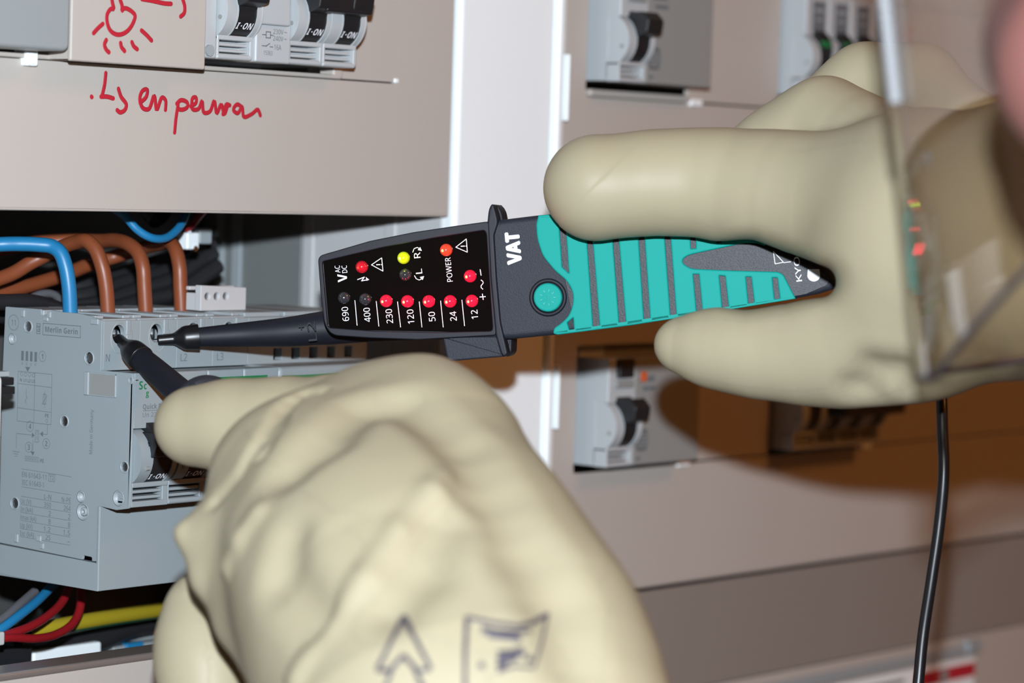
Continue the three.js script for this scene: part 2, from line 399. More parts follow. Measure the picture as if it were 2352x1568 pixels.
{
  const a = onZ(165, 0, 17).x, b = onZ(473, 100, 17).x;
  const t = thing('blanking_plate', 'raised beige plate with a light bulb drawn in red marker', 'blanking plate', [(a + b) / 2, 105.4, 14]);
  part('plate', [box(a, b, 105.4, 162, 15.2, 17, 0.7), box(a + 1, a + 2.4, 106, 160, 0, 16, 0.3), box(b - 2.4, b - 1, 106, 160, 0, 16, 0.3)], M.beige, t);
  const ink = [
    [[257, 0], [259, 10], [261, 20], [254, 21], [246, 34], [246, 50], [252, 68], [264, 78], [278, 79], [294, 70], [306, 52], [310, 36], [302, 26], [288, 19], [280, 22]],
    [[276, 0], [280, 12], [281, 24]],
    [[236, 55], [226, 64], [215, 76]], [[244, 92], [240, 102], [244, 114], [250, 120]], [[277, 99], [279, 108], [286, 117]], [[303, 97], [307, 106], [315, 113]], [[325, 70], [336, 80], [348, 93]],
    [[326, -2], [350, 2], [378, 8], [393, 9]],
    [[419, -4], [424, 14], [423, 30], [415, 38]],
  ];
  part('drawing', ink.map((s) => stroke(s, 17.05, 1.6)), M.red, t, 'red marker drawing of a bulb with rays');
}
{
  const a = onZ(163, 60, 20).x, y = onZ(100, 114, 20).y;
  const t = thing('module_cover', 'plain grey rounded device cover left of the bulb drawing', 'cover', [a - 60, y, 10]);
  part('cover', slab(roundPoly([[a - 140, y], [a, y, 3], [a, y + 60], [a - 140, y + 60]], 2), 2, 20, 1.5), M.cover, t);
  part('clip', [box(a - 7, a - 2, y - 5, y + 0.6, 0, 7, 0.8), cylZ(a - 4.6, y - 1.2, 6.6, 7.4, 0.9), cylZ(a - 4.6, y - 3.4, 6.6, 7.6, 0.9)], M.white, t);
}
{
  const t = thing('cover_plate', 'beige lower plate of the left bay with a bright metal rim', 'cover plate', [60, -330, 3]);
  part('plate', box(-400, 177.5, -330, -99.5, 1.5, 4, 0.8), M.beige, t);
  part('rim', [box(-400, 177.5, -101.5, -98.6, -10, 4.4, 1.2, 4)], M.rim, t, 'folded metal top rim');
}
{
  const t = thing('cover_plate', 'large beige front plate of the right bay with two rows of breakers', 'cover plate', [470, -101.2, 3]);
  part('plate', [slotPlate(247, 740, -101.2, 320, [[262, 700, 105.6, 158], [262, 700, -49.4, 3.4]]), flange(247, 740, -101.2, 1)], M.beige, t);
  part('slot_lip', box(264, 335, 105.8, 108.8, -4, 5, 0.8), M.beige, t);
  part('slot_lip', box(402, 478, 105.8, 108.8, -4, 5, 0.8), M.beige, t);
  const strip = (x0, x1, y0, label) => {
    const s = thing('blanking_strip', label, 'blanking strip', [(x0 + x1) / 2, y0, 3]);
    part('strip', box(x0, x1, y0 + 0.5, y0 + 52, 1.4, 3.7, 0.5), M.beige, s);
    part('clip', box(x0 + 0.2, x0 + 9, y0 - 1.4, y0 + 1.8, 1.6, 5.4, 0.8), M.white, s);
  };
  strip(333.6, 402.4, 105.8, 'beige blanking strip between the two upper breakers of the right bay');
  strip(480, 698, 105.8, 'beige blanking strip right of the four pole breaker, behind the visor');
  strip(333.6, 404.4, -49.2, 'beige blanking strip between the two lower breakers, mostly in shadow');
  strip(480, 698, -49.2, 'beige blanking strip right of the shadowed lower breaker, behind the black cable');
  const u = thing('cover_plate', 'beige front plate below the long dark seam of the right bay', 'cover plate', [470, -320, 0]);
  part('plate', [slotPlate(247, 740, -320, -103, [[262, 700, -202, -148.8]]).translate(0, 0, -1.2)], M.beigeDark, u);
  const s2 = thing('blanking_strip', 'beige blanking strip in the lowest slot of the right bay', 'blanking strip', [480, -201, 1]);
  part('strip', box(263, 699, -201.6, -149.4, 0, 2.2, 0.5), M.beige, s2);
  const h = thing('label_holder', 'clear label strip with a red and white sticker in the lowest slot', 'label holder', [520, -200, 3]);
  part('holder', [box(392, 597, -158.5, -153.5, 2, 4.4, 0.8), box(585, 598, -158, -151.5, 2, 6, 1)], M.device2, h);
  part('sticker', box(470, 596, -200, -160.5, 2.2, 3.2, 0.2), M.white, h);
  part('red_band', box(540, 596, -170, -163, 3, 3.5, 0.15), M.red, h);
  part('lettering', [0, 1, 2, 3, 4].reduce((p, k) => p.line(478, -165 - k * 7, 528 - (k % 2) * 9, -165 - k * 7, 2.2), new Print()).disc(566, -167, 4).on((g) => g.translate(0, 0, 3.6)), M.label, h);
}

// ---------------------------------------------------------------- breakers
// one 18 mm module: nose with louvres, two cheeks, a black toggle drum printed I-ON and its handle
function module(t, x, y, { handle = true, body = M.device, face = true, mat = M.black, text = true } = {}) {
  const h = [box(x + 0.1, x + 17.9, y - 20, y + 65, -50, -32, 0.6), box(x + 0.1, x + 17.9, y + 0.3, y + 65, -33, 0, 0.6), box(x + 0.1, x + 17.9, y + 0.3, y + 45, -1, 10, 0.4)];
  h.push(box(x + 0.1, x + 17.9, y, y + 2, 9, 16, 0.9, 3), box(x + 0.1, x + 17.9, y + 6.6, y + 8.4, 9, 16, 0.5), box(x + 0.1, x + 1.2, y + 1, y + 8, 9, 15.9, 0.3), box(x + 16.4, x + 17.9, y + 1, y + 8, 9, 15.9, 0.3));
  if (face) h.push(box(x + 0.1, x + 17.9, y + 26.5, y + 45, 9, 16, 0.8, 3));
  part('housing', h, body, t);
  for (const k of [2.5, 4.6]) part('louvre', box(x + 1.1, x + 16.5, y + k, y + k + 1.15, 10, 14.6, 0.45), body, t);
  for (const [a, b] of [[0.2, 5.6], [15.2, 17.9]]) part('cheek', [cylX(x + a, x + b, y + 17, 10, 10.6), cylX(x + b - 0.5, x + b, y + 17, 10, 10.75)], body, t);
  part('pin', cylX(x - 0.25, x + 0.4, y + 14.5, 17, 0.75, 16), M.label, t);
  const d = part('toggle', [cylX(x + 5.6, x + 15.2, y + 17, 10, 10.1), cylX(x + 5.8, x + 15, y + 20.5, 10.4, 10.3)], mat, t, 'black toggle drum');
  if (handle) part('handle', [slab(roundPoly([[14, -3], [21, -5], [25.5, -3.5, 1], [26.5, 2, 1], [23, 5.4, 1], [15, 4.5]], 0.6), 0, 10.6, 0.5).rotateY(-Math.PI / 2).translate(x + 15.8, y + 23.5, 0)], mat, d);
  if (text) {
    const p = new Print().text('I', -3.2, 0, 2.5, { font: 'b' }).disc(-1.5, 0, 0.3).text('ON', 1.7, 0, 2.5, { font: 'b', len: 4.4 });
    part('lettering', p.on((g) => g.applyMatrix4(new THREE.Matrix4().makeShear(0, 0, 0.16, 0, 0, 0)).rotateX(0.52).translate(x + 10.2, y + 17 - 10.45 * Math.sin(0.52), 10 + 10.45 * Math.cos(0.52) - 0.1)), M.inkWhite, d);
  }
}
{
  const y = 109.6;
  const n = thing('circuit_breaker', 'light grey breaker edge just peeking out right of the bulb plate', 'circuit breaker', [27, y, 0]);
  part('housing', [box(18.6, 36.2, y, y + 60, -50, 0, 0.6), box(18.6, 36.2, y, y + 45, -1, 16, 0.8)], M.light, n);
  part('knob', cylZ(32.2, y + 2.6, 15, 17, 2), M.device2, n);
  const a = thing('circuit_breaker', 'grey relay in the upper left row printed with 230V, 240V and 16A', 'circuit breaker', [54, y, 0]);
  module(a, 36.4, y, { body: M.light });
  part('face', [box(54.4, 72.3, y, y + 62, -50, 0, 0.6), box(54.4, 72.3, y - 0.2, y + 45, -1, 17.2, 0.8, 3), box(55, 70, y + 13, y + 45, 16, 19, 0.8)], M.light, a);
  const p = new Print();
  p.text('230V', 65.6, y + 10.9, 1.7, { len: 5.2 }).text('~', 69.3, y + 10.9, 2.2).text('240V', 65.6, y + 8.5, 1.7, { len: 5.2 }).text('~', 69.3, y + 8.5, 2.2).text('16A', 65.5, y + 5.4, 1.9, { len: 3.6 }).text('15363', 60.6, y + 3.2, 1.5, { len: 4.4 });
  p.rect(59.4, y + 8.5, 61.6, y + 10.6, 0.35).line(57.5, y + 9.5, 59.4, y + 9.5, 0.35).line(61.6, y + 9.5, 63, y + 9.5, 0.35);
  p.line(57.4, y + 5.6, 59.8, y + 5.6, 0.35).line(59.6, y + 5.6, 61.4, y + 6.6, 0.35).line(61.5, y + 5.4, 63, y + 5.4, 0.35);
  part('lettering', p.on((g) => g.translate(0, 0, 17.26)), M.print, a);
  const b = thing('circuit_breaker', 'grey two pole breaker with joined black toggles at the end of the upper left row', 'circuit breaker', [90, y, 0]);
  module(b, 72.5, y, { body: M.light }); module(b, 90.6, y, { body: M.light });
  part('tie_bar', box(82, 106.6, y + 19, y + 28, 19, 25.5, 1), M.black, b, 'black bar joining both toggles');
}
function residual(x, y, label, dark) {                    // toggle module with a wide plain face printed with a round badge
  const t = thing('circuit_breaker', label, 'circuit breaker', [x + 32, y, 0]);
  module(t, x, y, { text: false, body: M.light });
  part('face', [box(x + 18, x + 65, y, y + 62, -50, 0, 0.6), box(x + 18, x + 65, y, y + 45, -1, 16, 0.9, 3), box(x + 4, x + 16, y + 33, y + 36, 15.5, 17.5, 0.5)], M.label, t, 'plain grey face');
  part('button', box(x + 5, x + 15, y + 37, y + 45, 15.5, 18, 0.6), M.black, t);
  const p = new Print();
  for (let i = 0; i < 6; i++) p.line(x + 20.5, y + 6.5 + i * 1.6, x + 27.5, y + 6.5 + i * 1.6, 0.5).line(x + 21 + i * 1.25, y + 6, x + 21 + i * 1.25, y + 15, 0.4);
  p.ring(x + 24, y + 10.6, 4.4, 0.5).line(x + 21, y + 2.8, x + 23, y + 2.8, 1.4).line(x + 22, y + 36, x + 31, y + 36, 2.6).line(x + 24, y + 32, x + 32, y + 32, 1.8).line(x + 24, y + 25, x + 24, y + 28, 1.4).line(x + 22, y + 18, x + 22, y + 20, 1.4);
  part('lettering', p.on((g) => g.translate(0, 0, 16.06)), M.print, t);
  if (dark) part('indicator', box(x + 22, x + 26, y + 35, y + 39, 15.8, 16.3, 0.2), std(lin(0.6, 0.1, 0.02), 0.5), t, 'small orange indicator');
}
residual(268, 112, 'grey breaker with a black toggle in the upper row of the right bay', false);
residual(268, -46.4, 'grey breaker half in shadow in the lower row of the right bay', true);
function fourPole(x, y, label) {
  const t = thing('circuit_breaker', label, 'circuit breaker', [x + 36, y, 0]);
  for (let i = 0; i < 4; i++) {
    module(t, x + i * 18, y, { text: false, handle: false, face: true, body: M.light });
    part('label_field', box(x + i * 18 + 5, x + i * 18 + 15, y + 29, y + 42, 15.8, 16.3, 0.3), M.print, t);
    part('indicator', box(x + i * 18 + 6, x + i * 18 + 14, y + 21, y + 24.5, 18.5, 20.6, 0.4), M.green, t, 'small green window on the toggle');
  }
  part('tie_bar', box(x + 20, x + 72, y + 15, y + 23, 20, 30, 1.2), M.black, t, 'black bar joining the toggles');
  const p = new Print();
  for (let i = 0; i < 4; i++) p.line(x + 7 + i * 18, y + 38, x + 13 + i * 18, y + 38, 1.6).line(x + 8 + i * 18, y + 34, x + 12 + i * 18, y + 34, 1.2);
  part('lettering', p.on((g) => g.translate(0, 0, 16.4)), M.device2, t);
}
fourPole(404, 112, 'four pole breaker with dark label fields above the upper glove');
fourPole(406, -46.4, 'four pole breaker in the brown shadow under the glove');

// ---------------------------------------------------------------- the surge arrester
const toSide = (x) => (g) => g.rotateY(-Math.PI / 2).translate(x, 0, 0);
const rivets = [[-37.3, 14, 1.9], [-5.8, 4.9, 2.1], [-17.6, -17.9, 1.9], [13, -31.2, 1.8], [-42.3, -48.8, 2], [15.2, -1.4, 1]];
{
  const t = thing('surge_arrester', 'grey surge arrester with printed side under the blue and orange wires', 'surge arrester', [36, -65, -20]);
  const s = roundPoly([[-50.5, -63.6], [-50.5, -5], [-49.6, 20.4], [-31, 20.4], [-30.6, 18.4], [-26, 18.4], [-25.6, 20.4], [-20, 20], [-12, 20], [-6, 19.4], [0, 18.2], [0, 1], [16, 1, 0.8], [16, -45.2, 1], [9.4, -46.4], [0.6, -45.8], [0.4, -65], [-2.2, -65.2], [-2.2, -63.8], [-6.5, -63.6], [-6.8, -65.2]], 0.5);
  for (const [z, y, r] of rivets) { const c = new THREE.Path(); c.absarc(z, y, r, 0, Math.PI * 2, true); s.holes.push(c); }
  for (const [z, y, r] of [[-45.6, 9.2, 1.7], [-8.4, -43.4, 1.7], [-7.3, -48.5, 2.7], [10.3, -42.2, 2.4]]) { const c = new THREE.Path(); c.absarc(z, y, r, 0, Math.PI * 2, true); s.holes.push(c); }
  part('side_plate', toSide(0)(slab(s, -0.9, 0, 0.2, 2)), M.device, t, 'printed side of the housing');
  part('core', [box(1.5, 71.5, -64.5, 17.5, -50, -16, 0.6), box(3, 71.5, -64.5, 0, -20, -0.6, 0.4), box(2.6, 71.5, -45, 0.4, -2, 9.6, 0.4)], M.device, t);
  for (const [z, y, r] of rivets) {
    const c = part('rivet', cylX(0.55, 2.6, y, z, r * 0.82, 24), M.rivet, t);
    part('washer', new THREE.TorusGeometry(r * 1.06, 0.28, 8, 28).rotateY(Math.PI / 2).translate(-0.05, y, z), M.device2, c);
  }
  for (const [z, y, r] of [[-45.6, 9.2, 1.7], [-8.4, -43.4, 1.7], [-7.3, -48.5, 2.7], [10.3, -42.2, 2.4]]) part('recess', [lathe([[r, 0], [r, 0.2], [r * 0.72, 1.6], [0, 1.7]], V(-0.02, y, z), V(1, 0, 0)), lathe([[r, 0.3], [r + 0.35, 0], [r, -0.12], [r - 0.2, 0.2]], V(0, y, z), V(1, 0, 0))], M.device2, t);
  part('screw', lathe([[1.5, 1.2], [1.5, 0.3], [1.2, 0.1], [0.6, 0.1], [0.5, 0.6], [0, 0.7]], V(0, -48.5, -7.3), V(1, 0, 0)), M.device2, t);
  part('nameplate', [box(-0.35, 0.4, -7.6, -0.3, -5.2, 7.6, 0.15)], M.label, t, 'blank grey label field');
  part('nameplate_frame', [box(-0.9, 0.3, -7.9, 0.1, -7.4, -5.2, 0.3), box(-0.5, 0.3, -0.4, 0.1, -5.4, 8, 0.15), box(-0.5, 0.3, -7.9, -7.5, -5.4, 8, 0.15), box(-0.5, 0.3, -7.9, 0.1, 7.5, 8, 0.15)], M.device2, t);
  part('lug', [box(-0.5, 0.3, 17.2, 19.8, -41, -39.2, 0.3), box(-0.5, 0.3, 17.6, 19.8, -27.4, -25.6, 0.3), box(-0.5, 0.3, 16.4, 17.9, -29.4, -27, 0.3), box(-0.6, 0.2, 16.6, 18.6, -5.2, -1.4, 0.3), box(-0.5, 0.3, -62.5, -59.6, -41.8, -40, 0.3), box(-0.5, 0.3, -61, -59, -30.5, -28, 0.3), box(-0.5, 0.3, -63.5, -61.5, -28.4, -26.6, 0.3)], M.device2, t);
  const p = new Print();
  p.rect(-29.6, 11.6, -10.5, 15.6, 0.22).text('Merlin Gerin', -20.2, 13.6, 1.9, { font: 'b', len: 16.6 }).text('GE', -32, 13.6, 1.5, { font: 'b', turn: Math.PI / 2 }).rect(-32.9, 11.8, -31.1, 15.3, 0.2);
  for (let i = 0; i < 4; i++) p.fill([[-40.6 + i * 2.3, 5.3], [-39.3 + i * 2.3, 5.3], [-39.3 + i * 2.3, 1.9], [-40.6 + i * 2.3, 1.9]]).text('0', -40 + i * 2.3, 0.9, 1, {}).ring(-40.2 + i * 2.1, -2.9, 0.65, 0.14);
  p.fill([[-38.4, -0.2], [-35.8, -0.2], [-37.1, -1.9]]);
  const circ = (n, z, y) => p.ring(z, y, 1.8, 0.16).text(n, z, y, 1.8, { font: 'b' });
  circ('1', -29.6, 4); circ('4', -35.2, -21); circ('2', -26.6, -26.4); circ('3', -35.6, -28.4);
  p.rect(-42, -19.6, -24.4, -2, 0.16).line(-33.3, -19.6, -33.3, -2, 0.16).line(-42, -6.3, -24.4, -6.6, 0.16).line(-42, -14.9, -24.4, -15.3, 0.16);
  ['N', 'L1', 'L2', 'L3'].forEach((q, i) => p.text(q, -40.5 + i * 2.15, -5, 1.15, { font: 'b' }));
  p.path([[-37.6, -8], [-37.6, -10.4], [-37, -11], [-38, -12], [-37.4, -13.2]], 0.16).rect(-28.7, -12.6, -27.3, -9.2, 0.16).line(-28, -8, -28, -14, 0.14).line(-29.4, -13, -26.6, -9.4, 0.14);
  p.text('PE', -26.6, -16.6, 1.3, { font: 'b' }).ring(-26.6, -18.4, 0.55, 0.14);
  p.path([[-26.2, -19.8], [-26.2, -23.2], [-28.4, -23.2]], 0.16).fill([[-30, -23.2], [-28.4, -22.2], [-28.4, -24.2]]).rect(-32.4, -26.2, -30.6, -22.2, 0.16).ring(-31.5, -23.2, 0.5, 0.12).ring(-31.5, -24.8, 0.5, 0.12);
  p.path([[-42.2, -29.2], [-42.2, -24], [-34, -24]], 0.16).fill([[-34.1, -23], [-34.1, -25], [-32.7, -24]]).line(-33.5, -25.6, -33.5, -30, 0.16).fill([[-34.6, -29.8], [-32.5, -29.8], [-33.5, -31.2]]);
  p.line(-44, -30.5, -40.4, -30.5, 0.18).line(-43.4, -31.3, -41, -31.3, 0.18).line(-42.8, -32.1, -41.6, -32.1, 0.18).rect(-37.4, -33.2, -30.4, -31.6, 0.14).text('00000', -34, -32.4, 0.9, { len: 6 }).text('PE', -28.6, -32.6, 1.3, { font: 'b' });
  p.text('EN 61643-11', -38.8, -38.2, 1.75, { len: 12.6, align: 'l' }).rect(-25, -39.4, -21.8, -37, 0.16).text('T2', -23.4, -38.2, 1.5).text('IEC 61643-1', -38.8, -41, 1.75, { len: 11.4, align: 'l' }).line(-39, -36.3, -13.4, -36.9, 0.14).line(-39, -42.6, -13.4, -43.2, 0.14);
  const rows = [['', 'L-N', 'N-PE'], ['Uc (V)', '350', '264'], ['In (kA)', '2', '2'], ['Imax (kA)', '8', '8'], ['Up (kV)', '1.2', '1.5'], ['Isc (kA)', '25', '-']];
  rows.forEach((r, i) => {
    const y = -44.6 - i * 2.85;
    if (r[0]) p.text(r[0], -39.2, y - 0.2, 1.7, { align: 'l', len: r[0].length * 0.92 });
    p.text(r[1], -23.4, y - 0.4, 1.75, { align: 'r', len: r[1].length * 1.2 }).text(r[2], -13.4, y - 0.6, 1.75, { align: 'r', len: r[2].length * 1.15 }).line(-39.2, y - 1.4, -13.2, y - 1.9, 0.14);
  });
  p.text('Made in Germany', -3.9, -20.5, 1.5, { turn: Math.PI / 2, len: 15.4 }).ring(-45, 15, 2.7, 0.18).text('11', -45, 15, 2, {});
  part('lettering', p.on(toSide(-0.07)), M.print, t);
  // terminal face, one per pole
  for (let i = 0; i < 4; i++) {
    const x = i * 18, a = i ? x + 0.1 : 1, f = new THREE.Shape();
    f.moveTo(a, 0.8).lineTo(x + 17.95, 0.8).lineTo(x + 17.95, 18).lineTo(a, 18).closePath();
    const c = new THREE.Path(); c.absellipse(x + 8.2, 13.2, 2.9, 3.25, 0, Math.PI * 2, true); f.holes.push(c);
    const face = part('terminal_face', [slab(f, -2.4, 0, 0.2, 2, 20), box(x + 11.4, x + 13.6, 12.8, 18.2, -0.6, 0.45, 0.4), box(x + 11.6, x + 14.6, 10.4, 14.4, -0.6, 0.35, 0.6)], M.device, t);
    part('rim', new THREE.TorusGeometry(3.9, 0.14, 6, 40).scale(1.05, 1.35, 1).translate(x + 8.6, 12, 0.02), M.device2, face);
    part('terminal_screw', [cylZ(x + 8.2, 13.2, -9, -4.5, 2.6), box(x + 7, x + 11, 11, 15, -6, -3.6, 0.4)], M.chrome, face);
    part('top_cover', [box(x + 0.4, x + 17.6, 17.4, 20.2, -48, -30, 0.5), box(x + 0.4, x + 17.6, 17.2, 18.6, -31, -1.2, 0.5), box(x + 0.6, x + 4.6, 18, 19.6, -28, -4, 0.4), box(x + 13.6, x + 17.2, 18, 19.6, -28, -4, 0.4)], M.device2, t);
    module2(t, x, -45);
  }
  const q = new Print().text('N', 3.2, 5.2, 2.6).text('L1', 21.6, 4.8, 2.6).text('L2', 39.8, 4.4, 2.6).text('L3', 58, 4.2, 2.6);
  part('lettering', q.on((g) => g.translate(0, 0, 0.06)), M.print, t);
  const r = new Print().text('Quick P', 5, -10.6, 1.7, { font: 'b', align: 'l', len: 8.6 }).line(5, -12, 20.5, -12, 0.18).text('Un 230', 5, -13.4, 1.5, { align: 'l', len: 8 });
  part('lettering', r.on((g) => g.translate(0, 0, 16.06)), M.print, t);
  part('logo', new Print().text('S', 3, -3.2, 2.8, { font: 'b', align: 'l' }).text('c', 5.2, -3.4, 2.4, { font: 'b', align: 'l' }).text('g', 6.2, -6, 2, { font: 'b', align: 'l' }).on((g) => g.translate(0, 0, 16.07)), M.green, t, 'green maker lettering');
  part('stripe', box(30, 66, -3.6, -1.6, 15.8, 16.15, 0.1), M.green, t, 'green stripe');
}
function module2(t, x, y) {                               // nose of one pole: louvres, cheeks, toggle; the pole shares the arrester's core
  const a = x ? x + 0.05 : 0.86, R = x ? 0.9 : 0.25, h = [box(a, x + 17.95, y, y + 2, 9, 16, R, 3), box(a, x + 17.95, y + 6.6, y + 8.4, 9, 16, 0.5), box(a, a + 0.5, y + 1, y + 8, 9, 15.9, 0.2), box(x + 15.6, x + 17.95, y + 1, y + 8, 9, 15.6, 0.3), box(a, x + 17.95, y + 27, y + 46, 9, 16, R, 3)];
  part('nose', h, M.device, t);
  for (const k of [2.5, 4.6]) part('louvre', [box(x + 0.6, x + 15.7, y + k, y + k + 1.15, 10, 15.2, 0.45)], M.device, t);
  for (const [p, q] of [[1, 6.4], [15.8, 17.9]]) part('cheek', [cylX(x + p, x + q, y + 17, 10, 10.4)], M.device, t);
  part('pin', cylX(x + 3.2, x + 4.6, y + 13.6, 20.1, 0.7, 16), M.label, t);
  const d = part('toggle', [cylX(x + 6.5, x + 15.8, y + 17, 10, 9.9), cylX(x + 6.7, x + 15.6, y + 20.5, 10.4, 10.1)], M.black, t, 'black toggle drum');
  part('handle', [slab(roundPoly([[13.5, -2], [17, -4.4], [21.6, -3.4, 0.8], [23.4, 0.6, 0.8], [21.4, 4.6, 0.8], [15, 5]], 0.5), 0, 11, 0.5).rotateY(-Math.PI / 2).translate(x + 16.2, y + 20.8, 0), cylX(x + 4.9, x + 5.4, y + 21.5, 18.6, 1.2, 6)], M.black, d);
  const p = new Print().text('I', -3.2, 0, 2.4, { font: 'b' }).disc(-1.3, 0, 0.3).text('ON', 1.9, 0, 2.4, { font: 'b', len: 4.6 });
  part('lettering', p.on((g) => g.rotateX(0.72).translate(x + 11, y + 17 - 10.1 * Math.sin(0.72), 10 + 10.1 * Math.cos(0.72) - 0.1)), M.inkWhite, d);
}
{
  const t = thing('terminal_block', 'grey terminal block with square openings beside the surge arrester', 'terminal block', [105, -65, -20]);
  const f = roundPoly([[72.4, 0.8], [137, 0.8], [137, 18], [72.4, 18]], 0.6);
  for (let i = 0; i < 5; i++) f.holes.push(roundPoly([[86 + i * 9.6, 2.2], [86 + i * 9.6, 6.4], [90.4 + i * 9.6, 6.4], [90.4 + i * 9.6, 2.2]], 0.2, true));
  part('terminal_face', slab(f, -4, -0.3, 0.2, 2), M.device, t);
  part('housing', [box(72.4, 137, -64, 17.6, -50, -14, 0.6), box(72.4, 137, -45, 1, -15, 15.6, 2, 3), box(72.4, 137, -64, 0, -15, -3, 0.5)], M.device, t);
  part('stripe', box(74, 128, -4.4, -2.2, 15.4, 15.75, 0.1), M.green, t, 'green stripe');
  for (let i = 0; i < 3; i++) part('top_rib', box(74 + i * 21, 93 + i * 21, 17, 19.6, -48, -4, 0.5), M.device2, t);
}
{
  const t = thing('terminal_cover', 'large smooth grey cover under the surge arrester', 'terminal cover', [80, -75.2, -20]);
  const s = roundPoly([[-60, -72.6], [-48, -74.6], [-42, -74.9], [1.4, -75.3], [1.4, -45.8], [0.7, -45.8], [0.7, -65.6], [-60, -63.8]], 0.25);
  part('side', toSide(-0.3)(slab(s, -2.4, 0, 0.2, 2)), M.device, t);
  part('front', box(-0.2, 141, -75.3, -45.9, 0.1, 1.5, 0.4), M.device, t);
  part('bottom', box(0, 141, -75.3, -73.6, -50, 1, 0.4), M.device, t);
}
{
  const t = thing('terminal_block', 'small white three hole terminal block on top of the row', 'terminal block', [57, 20, -15]);
  const a = onZ(462, 655, -14), b = onZ(540, 700, -14);
  const f = roundPoly([[a.x, b.y - 2], [a.x + 23.5, b.y - 2], [a.x + 23.5, a.y - 1], [a.x, a.y]], 0.4);
  for (let i = 0; i < 3; i++) { const c = new THREE.Path(); c.absarc(a.x + 3.4 + i * 4.7, (a.y + b.y) / 2 - 0.4, 1.35, 0, Math.PI * 2, true); f.holes.push(c); }
  part('housing', [slab(f, -17, -14, 0.3, 2, 14), box(a.x + 0.3, a.x + 23.2, b.y - 2, b.y + 4.4, -22, -16.8, 0.4), box(a.x + 14.4, a.x + 23.3, b.y, a.y - 1.2, -22, -16.8, 0.4), box(a.x + 0.2, a.x + 23.3, a.y - 2, a.y - 0.6, -22, -20, 0.3)], M.pale, t);
  for (let i = 0; i < 3; i++) part('screw', cylZ(a.x + 3.4 + i * 4.7, (a.y + b.y) / 2 - 0.4, -20, -15.2, 1.3), M.rivet, t);
}
{
  const a = onZ(10, 860, 6), b = onZ(8, 1194, 6), c = onZ(36, 866, 0), d = onZ(34, 905, 0);
  const t = thing('module_cover', 'white rounded cover at the left edge beside the surge arrester', 'cover', [a.x - 20, b.y, 0]);
  part('cover', box(a.x - 60, a.x, b.y, a.y, -20, 6, 2.2, 4), M.white, t);
  part('plug', [box(a.x - 8, c.x, d.y, (c.y + d.y) / 2 - 0.2, -6, 0, 0.4), box(a.x - 8, c.x - 0.5, (c.y + d.y) / 2 + 0.2, c.y, -6, 0, 0.4), box(a.x - 10, a.x + 2.4, (c.y + d.y) / 2 - 0.6, c.y + 0.6, -3, 2, 1)], M.black, t, 'black plug at the side');
  part('latch', box(a.x - 12, c.x - 1.8, c.y + 0.2, c.y + 2, -5, -1, 0.3), M.device2, t);
}

// ---------------------------------------------------------------- wires in the open bay
const wire = (label, mat, r, pts, group) => solid('wire', tube(pts, r, 90, 16), mat, label, 'wire', group);
wire('thick blue wire bending down into the surge arrester', M.blue, 2.65, [V(9, 17, -25.5), onZ(158, 656, -25.8), onZ(150, 610, -27), onZ(138, 580, -29), onZ(119, 566, -32), onZ(92, 562, -35), onZ(46, 560, -40), onZ(0, 561, -45), onZ(-90, 568, -52)]);
wire('brown wire beside the blue one, entering the arrester left of the other brown ones', M.orange, 2.65, [V(27, 17, -25.5), onZ(243, 656, -25.8), onZ(234, 610, -27), onZ(219, 572, -30), onZ(200, 554, -34), onZ(176, 556, -40), onZ(140, 568, -48), onZ(100, 588, -55), onZ(69, 604, -58), onZ(31, 627, -60), onZ(-30, 650, -62)]);
wire('middle brown wire of the three entering the arrester', M.orange, 2.65, [V(45, 17, -25), onZ(331, 656, -25.4), onZ(328, 614, -26), onZ(318, 582, -29), onZ(296, 561, -35), onZ(266, 552, -44), onZ(232, 553, -54), onZ(170, 552, -68), onZ(90, 556, -76), onZ(0, 572, -80), onZ(-80, 590, -80)]);
wire('brown wire entering the arrester nearest the white terminal block', M.orange, 2.65, [V(63, 17, -25), onZ(414, 656, -25.4), onZ(412, 612, -26), onZ(404, 576, -29), onZ(390, 557, -35), onZ(368, 560, -44), onZ(335, 568, -56), onZ(268, 588, -70), onZ(204, 608, -74), onZ(150, 630, -74), onZ(80, 652, -74), onZ(0, 674, -74), onZ(-60, 692, -74)]);
[[395, 618, 300, 645, 190, 680, -88], [400, 640, 310, 668, 215, 700, -80], [380, 600, 290, 628, 200, 655, -98], [410, 670, 330, 690, 240, 712, -74], [400, 585, 330, 612, 250, 640, -108]].forEach(([a, b, c, d, e, f, z]) => wire('black wire of the bundle behind the brown wires, one of five alike', M.blackWire, 3.2, [onZ(a + 90, b - 60, z), onZ(a, b, z), onZ(c, d, z), onZ(e, f, z), onZ(60, f + 10, z - 8), onZ(-60, f + 14, z - 8)], 'black wires behind the brown ones'));
wire('black wire lying along the top of the arrester at the far left', M.blackWire, 3, [onZ(-80, 690, -58), onZ(0, 694, -58), onZ(70, 694, -58), onZ(140, 712, -62), onZ(180, 730, -70)]);
wire('thin grey wire curving under the brown wires behind the blue one', M.greyWire, 1.5, [onZ(60, 690, -66), onZ(95, 675, -66), onZ(122, 676, -66), onZ(145, 694, -66)]);
wire('blue wire loop hanging under the upper plate', M.blue, 1.5, [onZ(250, 470, -30), onZ(290, 500, -30), onZ(315, 527, -28), onZ(345, 545, -26), onZ(378, 547, -26), onZ(408, 526, -28), onZ(425, 495, -32), onZ(430, 465, -36)]);
wire('short red wire beside the white connectors', M.redWire, 1.3, [onZ(480, 470, -50), onZ(455, 500, -48), onZ(438, 520, -48), onZ(424, 526, -50)]);
wire('thick black cable end above the blue loop', M.blackWire, 5, [onZ(330, 440, -60), onZ(350, 480, -56), onZ(368, 500, -52)]);
